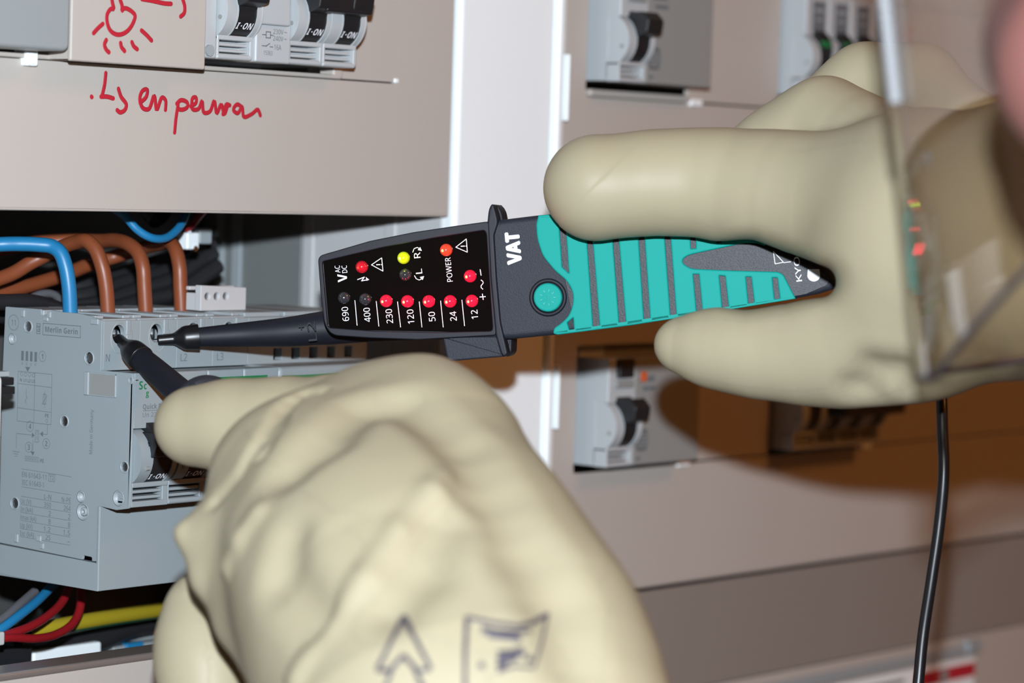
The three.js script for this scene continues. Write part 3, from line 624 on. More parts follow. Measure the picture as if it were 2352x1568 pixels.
{
  const t = thing('connector', 'two small white wire connectors hanging right of the blue loop', 'connector', onZ(445, 560, -50).toArray());
  const a = onZ(435, 552, -50), b = onZ(465, 542, -60);
  part('block', [box(a.x - 3, a.x + 3.4, a.y - 3.4, a.y + 3, -54, -48, 0.7), box(a.x - 0.6, a.x + 1, a.y + 2, a.y + 6, -52, -50, 0.3)], M.white, t);
  part('block', [box(b.x - 3.4, b.x + 3.4, b.y - 3, b.y + 3, -64, -58, 0.7)], M.device2, t);
  part('screw', cylZ(a.x + 1, a.y - 3, -50, -47.4, 1.1), M.chrome, t);
}
wire('blue wire rising from the clear tie under the terminal cover', M.blue, 1.7, [onZ(-30, 1462, -40), onZ(0, 1445, -40), onZ(45, 1412, -42), onZ(85, 1380, -46), onZ(130, 1335, -54)]);
wire('dark grey wire running along the lower blue wire', M.greyWire, 1.7, [onZ(-30, 1436, -50), onZ(0, 1424, -50), onZ(40, 1392, -52), onZ(80, 1358, -56)]);
wire('upper dark red wire fanning out of the clear tie', M.redWire, 1.55, [onZ(-20, 1472, -38), onZ(18, 1457, -38), onZ(70, 1438, -40), onZ(112, 1412, -44), onZ(145, 1378, -50), onZ(165, 1330, -56)]);
wire('lower dark red wire fanning out of the clear tie', M.redWire, 1.55, [onZ(-20, 1470, -36), onZ(20, 1464, -36), onZ(80, 1466, -38), onZ(130, 1456, -42), onZ(168, 1430, -46), onZ(184, 1395, -50), onZ(186, 1340, -56)]);
{
  const pts = [onZ(60, 1452, -58), onZ(120, 1440, -58), onZ(210, 1424, -60), onZ(300, 1410, -64), onZ(400, 1396, -70), onZ(500, 1384, -76)];
  const t = thing('wire', 'thick yellow and green earth wire behind the red wires', 'wire', pts[2].toArray());
  part('yellow_side', tube(pts, 2.9, 60, 16), M.yellow, t);
  part('green_stripe', tube(pts.map((p) => p.clone().add(V(0.1, -1.5, 0.4))), 1.75, 60, 12), M.greenWire, t);
}
wire('thick black cable sagging under the earth wire', M.blackWire, 4.6, [onZ(40, 1500, -76), onZ(120, 1492, -76), onZ(220, 1470, -78), onZ(300, 1440, -82), onZ(400, 1424, -86), onZ(520, 1400, -90)]);
{
  const a = onZ(0, 1466, -34);
  const t = thing('cable_tie', 'clear plastic tie holding the blue and red wires at the left edge', 'cable tie', [a.x, a.y - 4, -38]);
  part('band', [box(a.x - 6, a.x + 1.6, a.y - 2.4, a.y + 2.4, -42, -33, 0.8)], std(lin(0.45, 0.47, 0.45), 0.3), t);
}
{
  const a = onZ(78, 1482, -70), b = onZ(232, 1560, -70);
  solid('junction_box', box(a.x, b.x, b.y - 20, a.y - 2, -100, -70, 1), M.white, 'white box low in the bay behind the bright metal rim', 'box');
  const c = onZ(262, 1450, -80), d = onZ(420, 1560, -80);
  const t = thing('junction_box', 'grey box with blue sockets low in the bay behind the lower finger', 'box', [(c.x + d.x) / 2, d.y - 20, -90]);
  part('housing', [box(c.x, d.x, d.y - 20, c.y - 6, -110, -80, 1), box(c.x + 5, d.x, c.y - 8, c.y, -112, -86, 1.5)], M.cover, t);
  const e = onZ(305, 1494, -79);
  part('socket', box(e.x - 3, e.x + 6, e.y - 3, e.y + 3, -82, -79, 0.5), M.blue, t, 'blue socket');
  const f = onZ(362, 1438, -82);
  part('plug', box(f.x - 2, f.x + 3, f.y - 3, f.y + 3, -86, -80, 0.5), M.red, t, 'small red plug');
  const k = onZ(0, 1492, -56), l = onZ(74, 1560, -56);
  solid('junction_box', [box(k.x - 40, l.x, l.y - 10, k.y, -80, -56, 1), box(l.x - 7, l.x - 3, l.y, k.y + 7, -70, -58, 1)], M.black, 'dark box low at the left edge under the clear tie', 'box');
}

// ---------------------------------------------------------------- the voltage tester
const D0 = 1022, S0 = D0 / FOCAL;                          // the tester's face lies square to the view, 1.02 m away
// its face turns 8 degrees to the left, so that it does not mirror the flash; T gives the spot on that face seen at a pixel
const MID = V((1250 - 1176) * S0, (784 - 640) * S0, -D0), TURNED = new THREE.Matrix4().makeRotationFromEuler(new THREE.Euler(0.03, -8 * Math.PI / 180, 0, 'YXZ'));
const FACE = V(0, 0, 1).transformDirection(TURNED), BACK = TURNED.clone().invert();
const T = (px, py) => { const r = seen(px, py, 1), p = r.multiplyScalar(MID.dot(FACE) / r.dot(FACE)).sub(MID).applyMatrix4(BACK); return [p.x + MID.x, p.y + MID.y]; };
const TP = (list) => list.map((p) => [...T(p[0], p[1]), ...(p.length > 2 ? [p[2] * S0] : [])]);
const HELD = CAM.clone().multiply(new THREE.Matrix4().makeTranslation(MID.x, MID.y, MID.z)).multiply(TURNED).multiply(new THREE.Matrix4().makeTranslation(-MID.x, -MID.y, -MID.z));
const cam = (g) => [].concat(g).flat(9).map((x) => x.applyMatrix4(HELD));
{
  const t = thing('voltage_tester', 'dark grey and turquoise two pole voltage tester with glowing red indicators', 'voltage tester', at(1250, 640, D0 + 14).toArray());
  const F = -D0 - 1.2;
  const hull = TP([[731, 586, 16], [850, 553], [950, 533], [1050, 518], [1120, 508], [1235, 494], [1300, 491], [1500, 500], [1650, 528], [1760, 561], [1860, 598], [1912, 622, 14], [1927, 645, 14], [1916, 664, 10], [1880, 675], [1820, 687], [1640, 717], [1450, 747], [1275, 769], [1175, 779], [960, 780], [850, 776], [760, 770, 18], [745, 750, 14], [736, 670]]);
  part('body', cam(slab(roundPoly(hull, 6 * S0), F - 27, F, 2.2, 6)), M.shell, t, 'dark grey speckled housing');
  // the lip around the display, the black display and its print
  const lip = roundPoly(TP([[730, 588, 14], [850, 553], [950, 533], [1050, 518], [1122, 508, 8], [1128, 640], [1140, 770, 8], [960, 780], [850, 776], [762, 770, 18], [745, 745, 14], [736, 670]]), 4 * S0);
  lip.holes.push(roundPoly(TP([[740, 601, 6], [753, 752, 8], [860, 760], [1000, 763], [1130, 760, 8], [1131, 750], [1124, 640], [1117, 536, 8], [1112, 529, 4], [1000, 546], [880, 568]]), 3 * S0, true));
  part('display_frame', cam(slab(lip, F - 3, F + 1.5, 0.4, 4)), M.smooth, t);
  part('display', cam(slab(roundPoly(TP([[736, 598], [750, 757], [1134, 764], [1118, 524], [880, 564]]), 1), F - 1, F + 0.15, 0.1)), M.blackGloss, t, 'glossy black display');
  const p = new Print(), TURN = Math.PI * 95.6 / 180, px = (cap) => cap * S0;
  const tx = (str, x, y, cap, len, font = 'r') => { const [a, b] = T(x, y); p.text(str, a, b, px(cap), { font, len: px(len), turn: TURN }); };
  const ln = (pts, w, closed) => p.path(pts.map((q) => T(q[0], q[1])), px(w), closed);
  tx('690', 792, 721, 15, 33); tx('400', 842, 723, 15, 33); tx('230', 893, 726, 15, 33); tx('120', 942, 727, 15, 33); tx('50', 991, 727, 15, 22); tx('24', 1040, 726, 15, 22); tx('12', 1089, 722, 15, 21);
  for (const [a, b, c, d] of [[814, 690, 819, 747], [863, 692, 869, 749], [912, 693, 919, 751], [962, 693, 968, 751], [1011, 691, 1017, 751], [1060, 689, 1066, 748]]) ln([[a, b], [c, d]], 1.7);
  tx('V', 785, 638, 22, 19, 'b'); tx('AC', 774, 618, 12, 17); tx('DC', 790, 618, 12, 17); tx('R', 957, 586, 15, 13); tx('L', 961, 623, 15, 11); tx('POWER', 1030, 619, 13, 56);
  ln([[820, 642], [836, 636], [829, 645], [845, 642]], 2); p.fill([T(847, 642), T(839, 636), T(841, 645)]);
  for (const tri of [[[852, 608], [875.5, 592], [878.5, 622.5]], [[1046, 567.5], [1070, 548.5], [1072.5, 579]]]) {
    ln(tri, 1.8, true);
    const cx = (tri[0][0] + tri[1][0] + tri[2][0]) / 3, cy = (tri[0][1] + tri[1][1] + tri[2][1]) / 3;
    ln([[cx - 5, cy + 0.3], [cx + 3, cy]], 2.2); p.disc(...T(cx + 6.5, cy), px(1.2));
  }
  ln([[947, 579], [950, 571], [957, 568], [964, 571]], 1.7); p.fill([T(968, 576), T(958, 574), T(964, 567)]);
  ln([[951, 633], [955, 640], [962, 643], [968, 640]], 1.7); p.fill([T(973, 634), T(963, 636), T(970, 643)]);
  ln([[1102, 619], [1104, 632]], 2); ln([[1104, 643], [1108, 646], [1109, 650], [1104, 656], [1104, 660], [1108, 664]], 1.9); ln([[1101, 682], [1114, 681]], 2); ln([[1107, 675], [1109, 688]], 2);
  part('lettering', cam(p.on((g) => g.translate(0, 0, F + 0.27))), M.inkWhite, t, 'white display lettering');
  // the indicator lamps
  const lens = { red: new THREE.MeshPhysicalMaterial({ color: lin(0.6, 0.01, 0.03), roughness: 0.12, emissive: lin(1, 0.012, 0.06), emissiveIntensity: 0.45 }), dim: new THREE.MeshPhysicalMaterial({ color: lin(0.35, 0.01, 0.02), roughness: 0.12, emissive: lin(1, 0.01, 0.03), emissiveIntensity: 0.16 }), amber: new THREE.MeshPhysicalMaterial({ color: lin(0.5, 0.05, 0.02), roughness: 0.12, emissive: lin(1, 0.06, 0.03), emissiveIntensity: 0.35 }), lime: new THREE.MeshPhysicalMaterial({ color: lin(0.4, 0.5, 0.01), roughness: 0.12, emissive: lin(0.6, 0.72, 0.01), emissiveIntensity: 0.3 }), off: std(lin(0.03, 0.03, 0.035), 0.08, { clearcoat: 1, clearcoatRoughness: 0.03 }) };
  const hot = { red: new THREE.MeshStandardMaterial({ color: 0x331111, emissive: lin(1, 0.7, 0.25), emissiveIntensity: 2.2 }), dim: new THREE.MeshStandardMaterial({ color: 0x331111, emissive: lin(1, 0.1, 0.03), emissiveIntensity: 1 }), lime: new THREE.MeshStandardMaterial({ color: 0x333311, emissive: lin(1, 1, 0.3), emissiveIntensity: 2 }), off: std(lin(0.4, 0.36, 0.3), 0.3) };
  hot.amber = hot.red;
  for (const [x, y, kind] of [[789, 684, 'off'], [838, 687, 'off'], [886, 691, 'red'], [935, 692, 'red'], [984, 692, 'red'], [1033, 692, 'red'], [1083, 691, 'red'], [1079, 634, 'red'], [926, 592, 'lime'], [930, 631, 'off'], [830, 613, 'dim'], [1024, 574, 'amber']]) {
    const [a, b] = T(x, y);
    const led = part('led', cam(lathe([[2.15, -1], [2.15, 0.5], [2.05, 1], [1.75, 1.6], [1.2, 2.1], [0.6, 2.35], [0, 2.42]], V(a, b, F + 0.2), V(0, 0, 1))), lens[kind], t, { red: 'red indicator lit', dim: 'dim red indicator', amber: 'orange red power indicator lit', lime: 'yellow green indicator lit', off: 'clear indicator unlit' }[kind]);
    part('led_chip', cam(new THREE.SphereGeometry(kind === 'off' ? 0.4 : 0.6, 14, 10).translate(a - 0.85, b - 0.2, F + 2.0)), hot[kind], led);
    if (kind !== 'off') {
      const l = new THREE.PointLight(kind === 'lime' ? lin(0.7, 1, 0.02) : lin(1, 0.03, 0.06), kind === 'dim' ? 0.00002 : 0.00008);
      l.name = 'led_light'; l.castShadow = true; l.shadow.radius = 0.04;
      l.position.copy(V(a, b, F + 4).applyMatrix4(HELD).sub(origins.get(t)).multiplyScalar(MM));
      t.add(l);
    }
  }
  // guard collar, clip and hook
  part('guard', cam([slab(roundPoly(TP([[1119, 512], [1122, 482, 8], [1128, 469, 5], [1134, 469, 5], [1139, 486, 8], [1145, 510, 10], [1135, 540], [1141, 640], [1150, 740, 12], [1167, 812, 5], [1158, 820, 5], [1150, 812], [1138, 770], [1126, 640]]), 4 * S0), F - 20, F + 1.4, 0.7, 4), slab(roundPoly(TP([[1130, 512], [1132, 471], [1139, 473, 6], [1146, 486, 6], [1150, 506]]), 3 * S0), F - 18, F - 6, 0.8)]), M.smooth, t);
  part('clip', cam(slab(roundPoly(TP([[1014, 772], [1024, 822, 8], [1030, 830, 8], [1160, 819, 4], [1152, 772]]), 4 * S0), F - 22, F - 0.6, 0.7)), M.shell, t);
  part('hook', cam(slab(roundPoly(TP([[1156, 776], [1171, 778], [1170, 812, 8], [1161, 821, 4], [1152, 818]]), 3 * S0), F - 18, F - 5, 0.8)), M.smooth, t);
  part('lettering', cam([[0, 0], [1.6, 0], [-1.6, 0], [0, 1.6], [0, -1.6]].reduce((p, [dx, dy]) => p.text('VAT', ...T(1178 + dx, 570 + dy), 31 * S0, { font: 'b', len: 72 * S0, turn: Math.PI * 95 / 180 }), new Print()).g.map((g, i) => clean(g).translate(0, 0, F + 0.12 + i * 0.03))), M.inkWhite, t, 'white bold lettering VAT');
  // turquoise over-moulded grip with its slots
  const teal = roundPoly(TP([[1236, 494], [1231, 515], [1233, 548, 14], [1246, 588, 14], [1274, 622, 14], [1302, 645, 14], [1316, 672, 14], [1316, 698, 14], [1306, 726, 14], [1286, 744, 10], [1272, 753, 6], [1270, 766, 4], [1280, 769], [1450, 747], [1640, 717], [1828, 686], [1799, 630, 6], [1788, 624, 6], [1680, 621], [1588, 617, 10], [1568, 606, 12], [1568, 594, 12], [1584, 585, 10], [1714, 557], [1760, 560], [1650, 527], [1500, 499], [1300, 490]]), 3 * S0);
  for (const q of [[[1284, 512], [1298, 510], [1306, 627], [1291, 613]], [[1316, 730], [1318, 757], [1308, 758], [1303, 741]], [[1345, 508], [1357, 508], [1377, 749], [1362, 751]], [[1404, 508], [1417, 508], [1437, 741], [1422, 743]], [[1464, 508], [1477, 508], [1493, 733], [1479, 735]], [[1524, 511], [1537, 511], [1553, 725], [1540, 727]], [[1584, 522], [1596, 524], [1598, 570], [1587, 571]], [[1592, 630], [1605, 630], [1613, 715], [1600, 717]], [[1643, 536], [1655, 540], [1658, 556], [1646, 558]], [[1652, 633], [1665, 634], [1673, 705], [1659, 707]], [[1713, 636], [1725, 636], [1732, 694], [1719, 697]], [[1774, 638], [1785, 638], [1791, 685], [1779, 687]]]) teal.holes.push(roundPoly(TP(q), 1.2 * S0, true));
  part('grip', cam([slab(teal, F - 26, F + 1.3, 0.7, 4, 8)]), M.teal, t, 'turquoise rubber grip');
  part('grip_floor', cam(slab(roundPoly(TP([[1268, 497], [1320, 760], [1450, 742], [1640, 712], [1850, 676], [1900, 655], [1906, 640], [1880, 620], [1760, 570], [1640, 535], [1500, 505]]), 6 * S0), F - 1, F + 0.25, 0.15)), M.pad, t, 'grey sparkling textured inlay');
  // button
  const [bx, by] = T(1258, 683);
  part('button_ring', cam([new THREE.TorusGeometry(5.8, 0.75, 10, 48).translate(bx, by, F + 0.2)]), M.smooth, t);
  const b = part('button', cam(lathe([[4.95, -1], [4.95, 0.7], [4.6, 1.2], [4, 1.3], [3.8, 1.05], [2, 1.25], [0, 1.3]], V(bx, by, F + 0.2), V(0, 0, 1))), M.teal, t, 'round turquoise button');
  const rays = [];
  for (let i = 0; i < 9; i++) { const a = i / 9 * Math.PI * 2; rays.push(box(1.9, 2.9, -0.2, 0.2, 0, 0.22, 0.08).rotateZ(a).translate(bx, by, F + 1.4)); }
  rays.push(new THREE.TorusGeometry(0.75, 0.12, 8, 20).translate(bx, by, F + 1.52), new THREE.TorusGeometry(0.3, 0.1, 8, 16).translate(bx, by, F + 1.52));
  part('sun_symbol', cam(rays), std(lin(0.01, 0.34, 0.29), 0.5), b, 'raised sun symbol');
  // tail print
  const k = new Print().text('KYO', ...T(1832, 618), 13 * S0, { len: 56 * S0, turn: Math.PI * 97 / 180 }).fill([...Array(15)].map((_, i) => { const a = Math.PI * (1.03 + i / 14 * 0.94); const [x, y] = T(1869, 632); return [x + Math.cos(a) * 2.15, y + Math.sin(a) * 2.1]; }).concat([[T(1882, 618)[0], T(1882, 618)[1]], [T(1855, 618)[0], T(1855, 618)[1]]]));
  k.path([[1780, 606], [1776, 577], [1800, 603], [1816, 601]].map((q) => T(...q)), 1.6 * S0, false).line(...T(1780, 606), ...T(1800, 602), 1.6 * S0);
  part('tail_print', cam(k.on((g) => g.translate(0, 0, F + 0.38))), M.inkWhite, t, 'white maker mark on the tail');
  // probe arm, cap and tip
  const A = (x, y, d, r) => [at(x, y, d), r * d / FOCAL];
  part('probe_arm', taper([A(456, 774, 1049, 22), A(560, 768, 1051, 28), A(660, 762, 1051, 34), A(760, 752, 1052, 40), A(880, 748, 1052, 36), A(980, 750, 1050, 30)]), M.smooth, t, 'tapering probe arm');
  const c0 = at(362, 781.5, 1046.5), c1 = at(457, 773, 1049), dir = c1.clone().sub(c0), L = dir.length();
  part('probe_cap', lathe([[0.5, -0.2], [1.75, 0], [1.95, 0.4], [2, L * 0.36], [2.3, L * 0.42], [4, L * 0.6], [4.3, L * 0.68], [4.55, L * 0.99], [4.2, L], [3, L]], c0, dir), M.cap, t, 'black insulating cap');
  part('probe_tip', lathe([[0, 0], [0.5, 0.3], [0.62, 1], [0.62, 12]], at(332, 784.5, 1047), at(380, 780, 1047).sub(at(332, 784.5, 1047))), M.chrome, t, 'bright metal tip');
  const em = new Print().text('+', ...T(681, 752), 20 * S0, { font: 'r', turn: Math.PI * 96 / 180, depth: 0.5 }).text('L2', ...T(706, 762), 20 * S0, { font: 'r', len: 46 * S0, turn: Math.PI * 96 / 180, depth: 0.5 });
  part('arm_lettering', cam(em.on((g) => g.translate(0, 0, -D0 - 8.2))), M.smooth, t, 'raised lettering on the arm');
  part('cable', tube([at(1924, 645, 1028), at(2000, 690, 1056), at(2090, 770, 1060), at(2150, 850, 1025), at(2162, 910, 1008), at(2165, 1000, 1003), at(2168, 1080, 1000), at(2158, 1200, 1000), at(2138, 1340, 1000), at(2120, 1460, 1000), at(2106, 1600, 998), at(2080, 1800, 990)], 1.95, 140, 18), M.cap, t, 'black cable hanging from the hand');
}
// the second probe, held in the left hand
{
  const P = (x, y, d) => at(x, y, d), tip = P(262, 770, 1036), grd = P(455, 936, 992), dir = grd.clone().sub(tip), L = dir.length();
  const t = thing('test_probe', 'dark test probe pushed into the left terminal, held by the lower glove', 'test probe', P(400, 890, 980).toArray());
  const along = (x, y) => { const k = ((x - 262) * 193 + (y - 770) * 166) / (193 * 193 + 166 * 166); return k * L; };
  const a = along(271, 779), b = along(298, 802), c = along(318, 829), px = 0.148;
  part('probe_tip', lathe([[0, -2], [0.6, -1.5], [0.62, a + 2]], tip, dir), M.chrome, t, 'metal tip');
  part('probe_cap', lathe([[0.6, a - 0.3], [1.8, a], [2, a + 0.6], [2.1, b - 3], [2.8, b - 1.5], [4.3, b + 2.5], [4.5, b + 4], [4.6, c + 1], [4.3, c + 1.4], [3, c + 1.4]], tip, dir), M.cap, t, 'black insulating cap');
  part('shaft', lathe([[3.6, c], [4.1, c + 0.5], [4.4, c + 10], [4.9, L - 3], [5.6, L], [5.6, L + 1]], tip, dir), M.smooth, t);
  part('guard_disc', lathe([[5, L - 0.5], [11, L - 0.3], [12.2, L + 0.5], [12.6, L + 1.6], [12.4, L + 3.4], [11.2, L + 4.2], [6, L + 4.6]], tip, dir, 48), M.shell, t, 'round finger guard');
  part('handle', lathe([[5, L + 3], [8.4, L + 6], [9.4, L + 20], [9.2, L + 70], [8, L + 95], [5, L + 102], [0, L + 103]], tip, dir), M.shell, t);
}

// ---------------------------------------------------------------- the person: gloves, visor, head and body
const person = thing('person', 'person in a clear visor and thick cream rubber gloves testing the cabinet', 'person', [-160, -1350, 420]);
const SKIN_K = 7;
const wave = (x, y, z) => 0.25 * noise3(x / 21, y / 21, z / 21) + 0.06 * noise3(x / 8 + 9, y / 8, z / 8);
const bounds = (list) => { const b = new THREE.Box3(); for (const [p, r] of list) b.expandByPoint(p.clone().addScalar(r)).expandByPoint(p.clone().addScalar(-r)); return b.expandByScalar(4); };
// groups of limbs: inside a group parts flow into each other widely, groups meet in tighter creases
function flesh(groups, extra = null, ripple = wave) {
  const all = groups.map((g) => ({ k: g.k, out: g.out, f: g.limbs.flatMap((l) => limb(...l)), b: bounds(g.limbs.flat().map(J)) }));
  const f = (x, y, z) => {
    let d = 1e9;
    for (const g of all) {
      const q = Math.max(g.b.min.x - x, x - g.b.max.x, g.b.min.y - y, y - g.b.max.y, g.b.min.z - z, z - g.b.max.z);
      if (q > 30) { d = Math.min(d, q); continue; }
      let e = 1e9;
      for (const h of g.f) e = smin(e, h(x, y, z), g.k);
      d = smin(d, e, g.out);
    }
    if (extra) d = extra(d, x, y, z);
    return Math.abs(d) < 3 ? d + ripple(x, y, z) : d;
  };
  const b = new THREE.Box3();
  for (const g of all) b.union(g.b);
  b.expandByScalar(9);
  return { f, b };
}
// first point of a field met by a sight line
function meet(f, px, py, from, to) {
  let d = from;
  for (let i = 0; i < 400 && d < to; i++) { const p = seen(px, py, d), v = f(p.x, p.y, p.z); if (v < 0.02) return d; d += Math.max(0.1, v * 0.7); }
  return null;
}
// right hand, gripping the tester
{
  const groups = [
    { k: 9, out: 15, limbs: [[[1368, 428, 1024, 104], [1370, 430, 1024, 107], [1500, 418, 1022, 107], [1610, 418, 1020, 108], [1700, 428, 1016, 116], [1800, 446, 1008, 132], [1900, 462, 998, 140], [2060, 470, 985, 165]]] },
    { k: 9, out: 15, limbs: [[[1562, 792, 1004, 60], [1640, 800, 1000, 78], [1740, 806, 994, 95], [1840, 800, 988, 108], [1940, 778, 982, 112], [2060, 740, 975, 132]]] },
    { k: 20, out: 18, limbs: [[[2090, 470, 980, 165], [2085, 640, 975, 150], [2065, 738, 975, 128]], [[2180, 545, 965, 285], [2500, 535, 935, 305], [2800, 560, 900, 340]], [[1945, 800, 985, 84], [2110, 748, 975, 96], [2300, 725, 960, 106]]] },
    { k: 10, out: 5, limbs: [[[1700, 392, 1046, 84], [1800, 345, 1042, 96], [1895, 292, 1034, 101], [1975, 330, 1020, 100], [2060, 360, 1000, 120]]] },
    { k: 10, out: 3, limbs: [[[1860, 330, 1062, 70], [1915, 262, 1064, 80], [1990, 196, 1060, 85], [2110, 196, 1045, 84], [2220, 300, 1020, 100]]] },
  ];
  for (const g of groups) for (const l of g.limbs) for (const q of l) q[2] -= 17;
  const base = flesh(groups), fold = limb(...[[1978, 900, 16], [2012, 866, 18], [2060, 870, 18], [2105, 898, 16]].map(([x, y, r]) => [x, y, (meet(base.f, x, y, 700, 1050) ?? 950) - 1.4, r]));
  // the gap between the fingers that the tester's tail sits in
  const gap = [[1725, 628, 74], [1800, 640, 54], [1884, 647, 37]];
  const slot = (px, py) => {
    let m = 1e9;
    for (let i = 0; i < 2; i++) {
      const [ax, ay, ar] = gap[i], [bx, by, br] = gap[i + 1], dx = bx - ax, dy = by - ay, t = Math.max(0, Math.min(1, ((px - ax) * dx + (py - ay) * dy) / (dx * dx + dy * dy)));
      m = Math.min(m, Math.hypot(px - ax - dx * t, py - ay - dy * t) - lerp(ar, br, t));
    }
    return m;
  };
  const hand = flesh(groups, (d, x, y, z) => {
    let e = 1e9;
    for (const h of fold) e = smin(e, h(x, y, z), 3);
    d = -smin(-d, e, 12);
    const px = 1176 - x * FOCAL / z, py = 784 + y * FOCAL / z;
    d = -smin(-d, slot(px, py) * -z / FOCAL, 7);
    return d;
  });
  const g = surfaceNet(V(hand.b.min.x, hand.b.min.y, hand.b.min.z), V(232, hand.b.max.y, hand.b.max.z), 1.7, hand.f).applyMatrix4(CAM);
  part('glove', g, M.glove, person, 'right cream rubber glove gripping the tester');
}
// left hand, crumpled glove around the second probe
{
  const groups = [
    { k: 10, out: 4, limbs: [[[446, 979, 953, 92], [540, 977, 948, 91], [660, 972, 940, 91], [780, 963, 928, 89], [880, 954, 915, 86]]] },
    { k: 26, out: 12, limbs: [
      [[860, 965, 905, 112], [960, 975, 892, 112], [1030, 1060, 872, 130], [1090, 1250, 842, 190], [1200, 1480, 815, 235], [1290, 1700, 795, 260]],
      [[720, 1100, 885, 170], [800, 1240, 858, 240], [900, 1420, 830, 300], [1000, 1700, 800, 400]],
      [[640, 1130, 886, 130], [590, 1230, 880, 100]],
    ] },
    { k: 8, out: 12, limbs: [[[600, 1240, 872, 95], [520, 1232, 870, 45], [425, 1226, 868, 8]], [[425, 1226, 868, 8], [470, 1330, 862, 14], [540, 1440, 855, 22], [660, 1600, 842, 34]], [[520, 1260, 868, 45], [600, 1400, 855, 70], [720, 1560, 840, 80]]] },
    { k: 8, out: 5, limbs: [[[468, 1395, 915, 84], [470, 1460, 912, 100], [475, 1530, 908, 104], [490, 1700, 900, 110]]] },
  ];
  const base = flesh(groups);
  // folds of the loose rubber: ridges lie on the surface, valleys are pressed into it
  const onSkin = (pts, lift) => pts.map(([px, py, r]) => { const d = meet(base.f, px, py, 700, 1050) ?? 880; return [px, py, d - lift * d / FOCAL, r]; });
  const ridge = [
    [[1082, 1035, 30], [1000, 1135, 22], [925, 1225, 20], [850, 1330, 22], [760, 1440, 24], [690, 1560, 24]],
    [[600, 1180, 18], [560, 1240, 20], [530, 1300, 18]],
  ].map((l) => limb(...onSkin(l, -23)));
  const valley = [
    [[830, 915, 46, 50], [730, 985, 56, 59], [655, 1055, 46, 49]],
    [[650, 1240, 26, 24], [630, 1310, 40, 30], [710, 1410, 30, 24]],
    [[930, 905, 36, 42], [1060, 995, 46, 50], [1130, 1105, 54, 55], [1215, 1240, 56, 54], [1290, 1360, 56, 51], [1330, 1500, 46, 43]],
    [[1010, 1190, 34, 28], [960, 1290, 44, 34], [900, 1380, 30, 26]],
  ].map((l) => limb(...l.map(([x, y, r, up]) => onSkin([[x, y, r]], up)[0])));
  const crease = [
    [[735, 893, 9], [700, 897, 10], [655, 928, 11], [636, 975, 11], [600, 1040, 10]],
    [[668, 912, 11], [600, 1000, 13], [545, 1085, 12], [490, 1150, 10]],
  ].map((l) => limb(...onSkin(l, 7)));
  const hand = flesh(groups, (d, x, y, z) => {
    for (const r of ridge) { let e = 1e9; for (const h of r) e = smin(e, h(x, y, z), 3); d = smin(d, e, 5); }
    for (const v of valley) { let e = 1e9; for (const h of v) e = smin(e, h(x, y, z), 4); d = -smin(-d, e, 11); }
    for (const v of crease) { let e = 1e9; for (const h of v) e = smin(e, h(x, y, z), 2); d = -smin(-d, e, 4); }
    return d;
  });
  const g = surfaceNet(V(hand.b.min.x, -150, hand.b.min.z), V(60, hand.b.max.y, hand.b.max.z), 1.6, hand.f).applyMatrix4(CAM);
  const glove = part('glove', g, M.glove, person, 'left crumpled cream rubber glove with printed marks');
  // printed marks: ink ribbons that follow the rubber
  const ribbon = (pts, r) => {
    const list = [];
    for (let i = 0; i < pts.length - 1; i++) for (let s = 0; s < 6; s++) list.push([lerp(pts[i][0], pts[i + 1][0], s / 6), lerp(pts[i][1], pts[i + 1][1], s / 6)]);
    list.push(pts[pts.length - 1]);
    const p3 = list.map(([x, y]) => { const d = meet(hand.f, x, y, 700, 1000) ?? 830; return at(x, y, d + r * 0.75 * 6852 / 6852); });
    return tube(p3, r, list.length * 3, 8);
  };
  const ink = [
    ribbon([[928, 1418], [868, 1540]], 0.95), ribbon([[928, 1418], [990, 1538]], 0.95), ribbon([[868, 1540], [895, 1543], [928, 1508], [962, 1543], [990, 1538]], 1.05), ribbon([[905, 1530], [880, 1600]], 0.95), ribbon([[950, 1530], [980, 1600]], 0.95),
    ribbon([[1072, 1420], [1068, 1500], [1068, 1600]], 0.95), ribbon([[1072, 1420], [1130, 1432], [1190, 1440], [1225, 1430], [1257, 1412]], 0.85), ribbon([[1257, 1412], [1245, 1470], [1225, 1535]], 0.5), ribbon([[1225, 1535], [1180, 1532], [1140, 1545]], 0.6),
  ];
  const words = [[1105, 1450, 1190, 1470, 1.5], [1140, 1452, 1215, 1452, 0.8], [1120, 1462, 1195, 1470, 0.9], [1142, 1508, 1200, 1500, 1.7], [1140, 1522, 1185, 1512, 1.7], [1142, 1538, 1160, 1525, 1.4], [1205, 1518, 1218, 1512, 1.1], [1098, 1530, 1112, 1531, 1.3]];
  for (const [a, b, c, d, r] of words) ink.push(ribbon([[a, b], [(a + c) / 2, (b + d) / 2 + 1], [c, d]], r));
  part('printed_marks', ink, M.gloveInk, glove, 'dark violet double triangle and framed stamp');
}
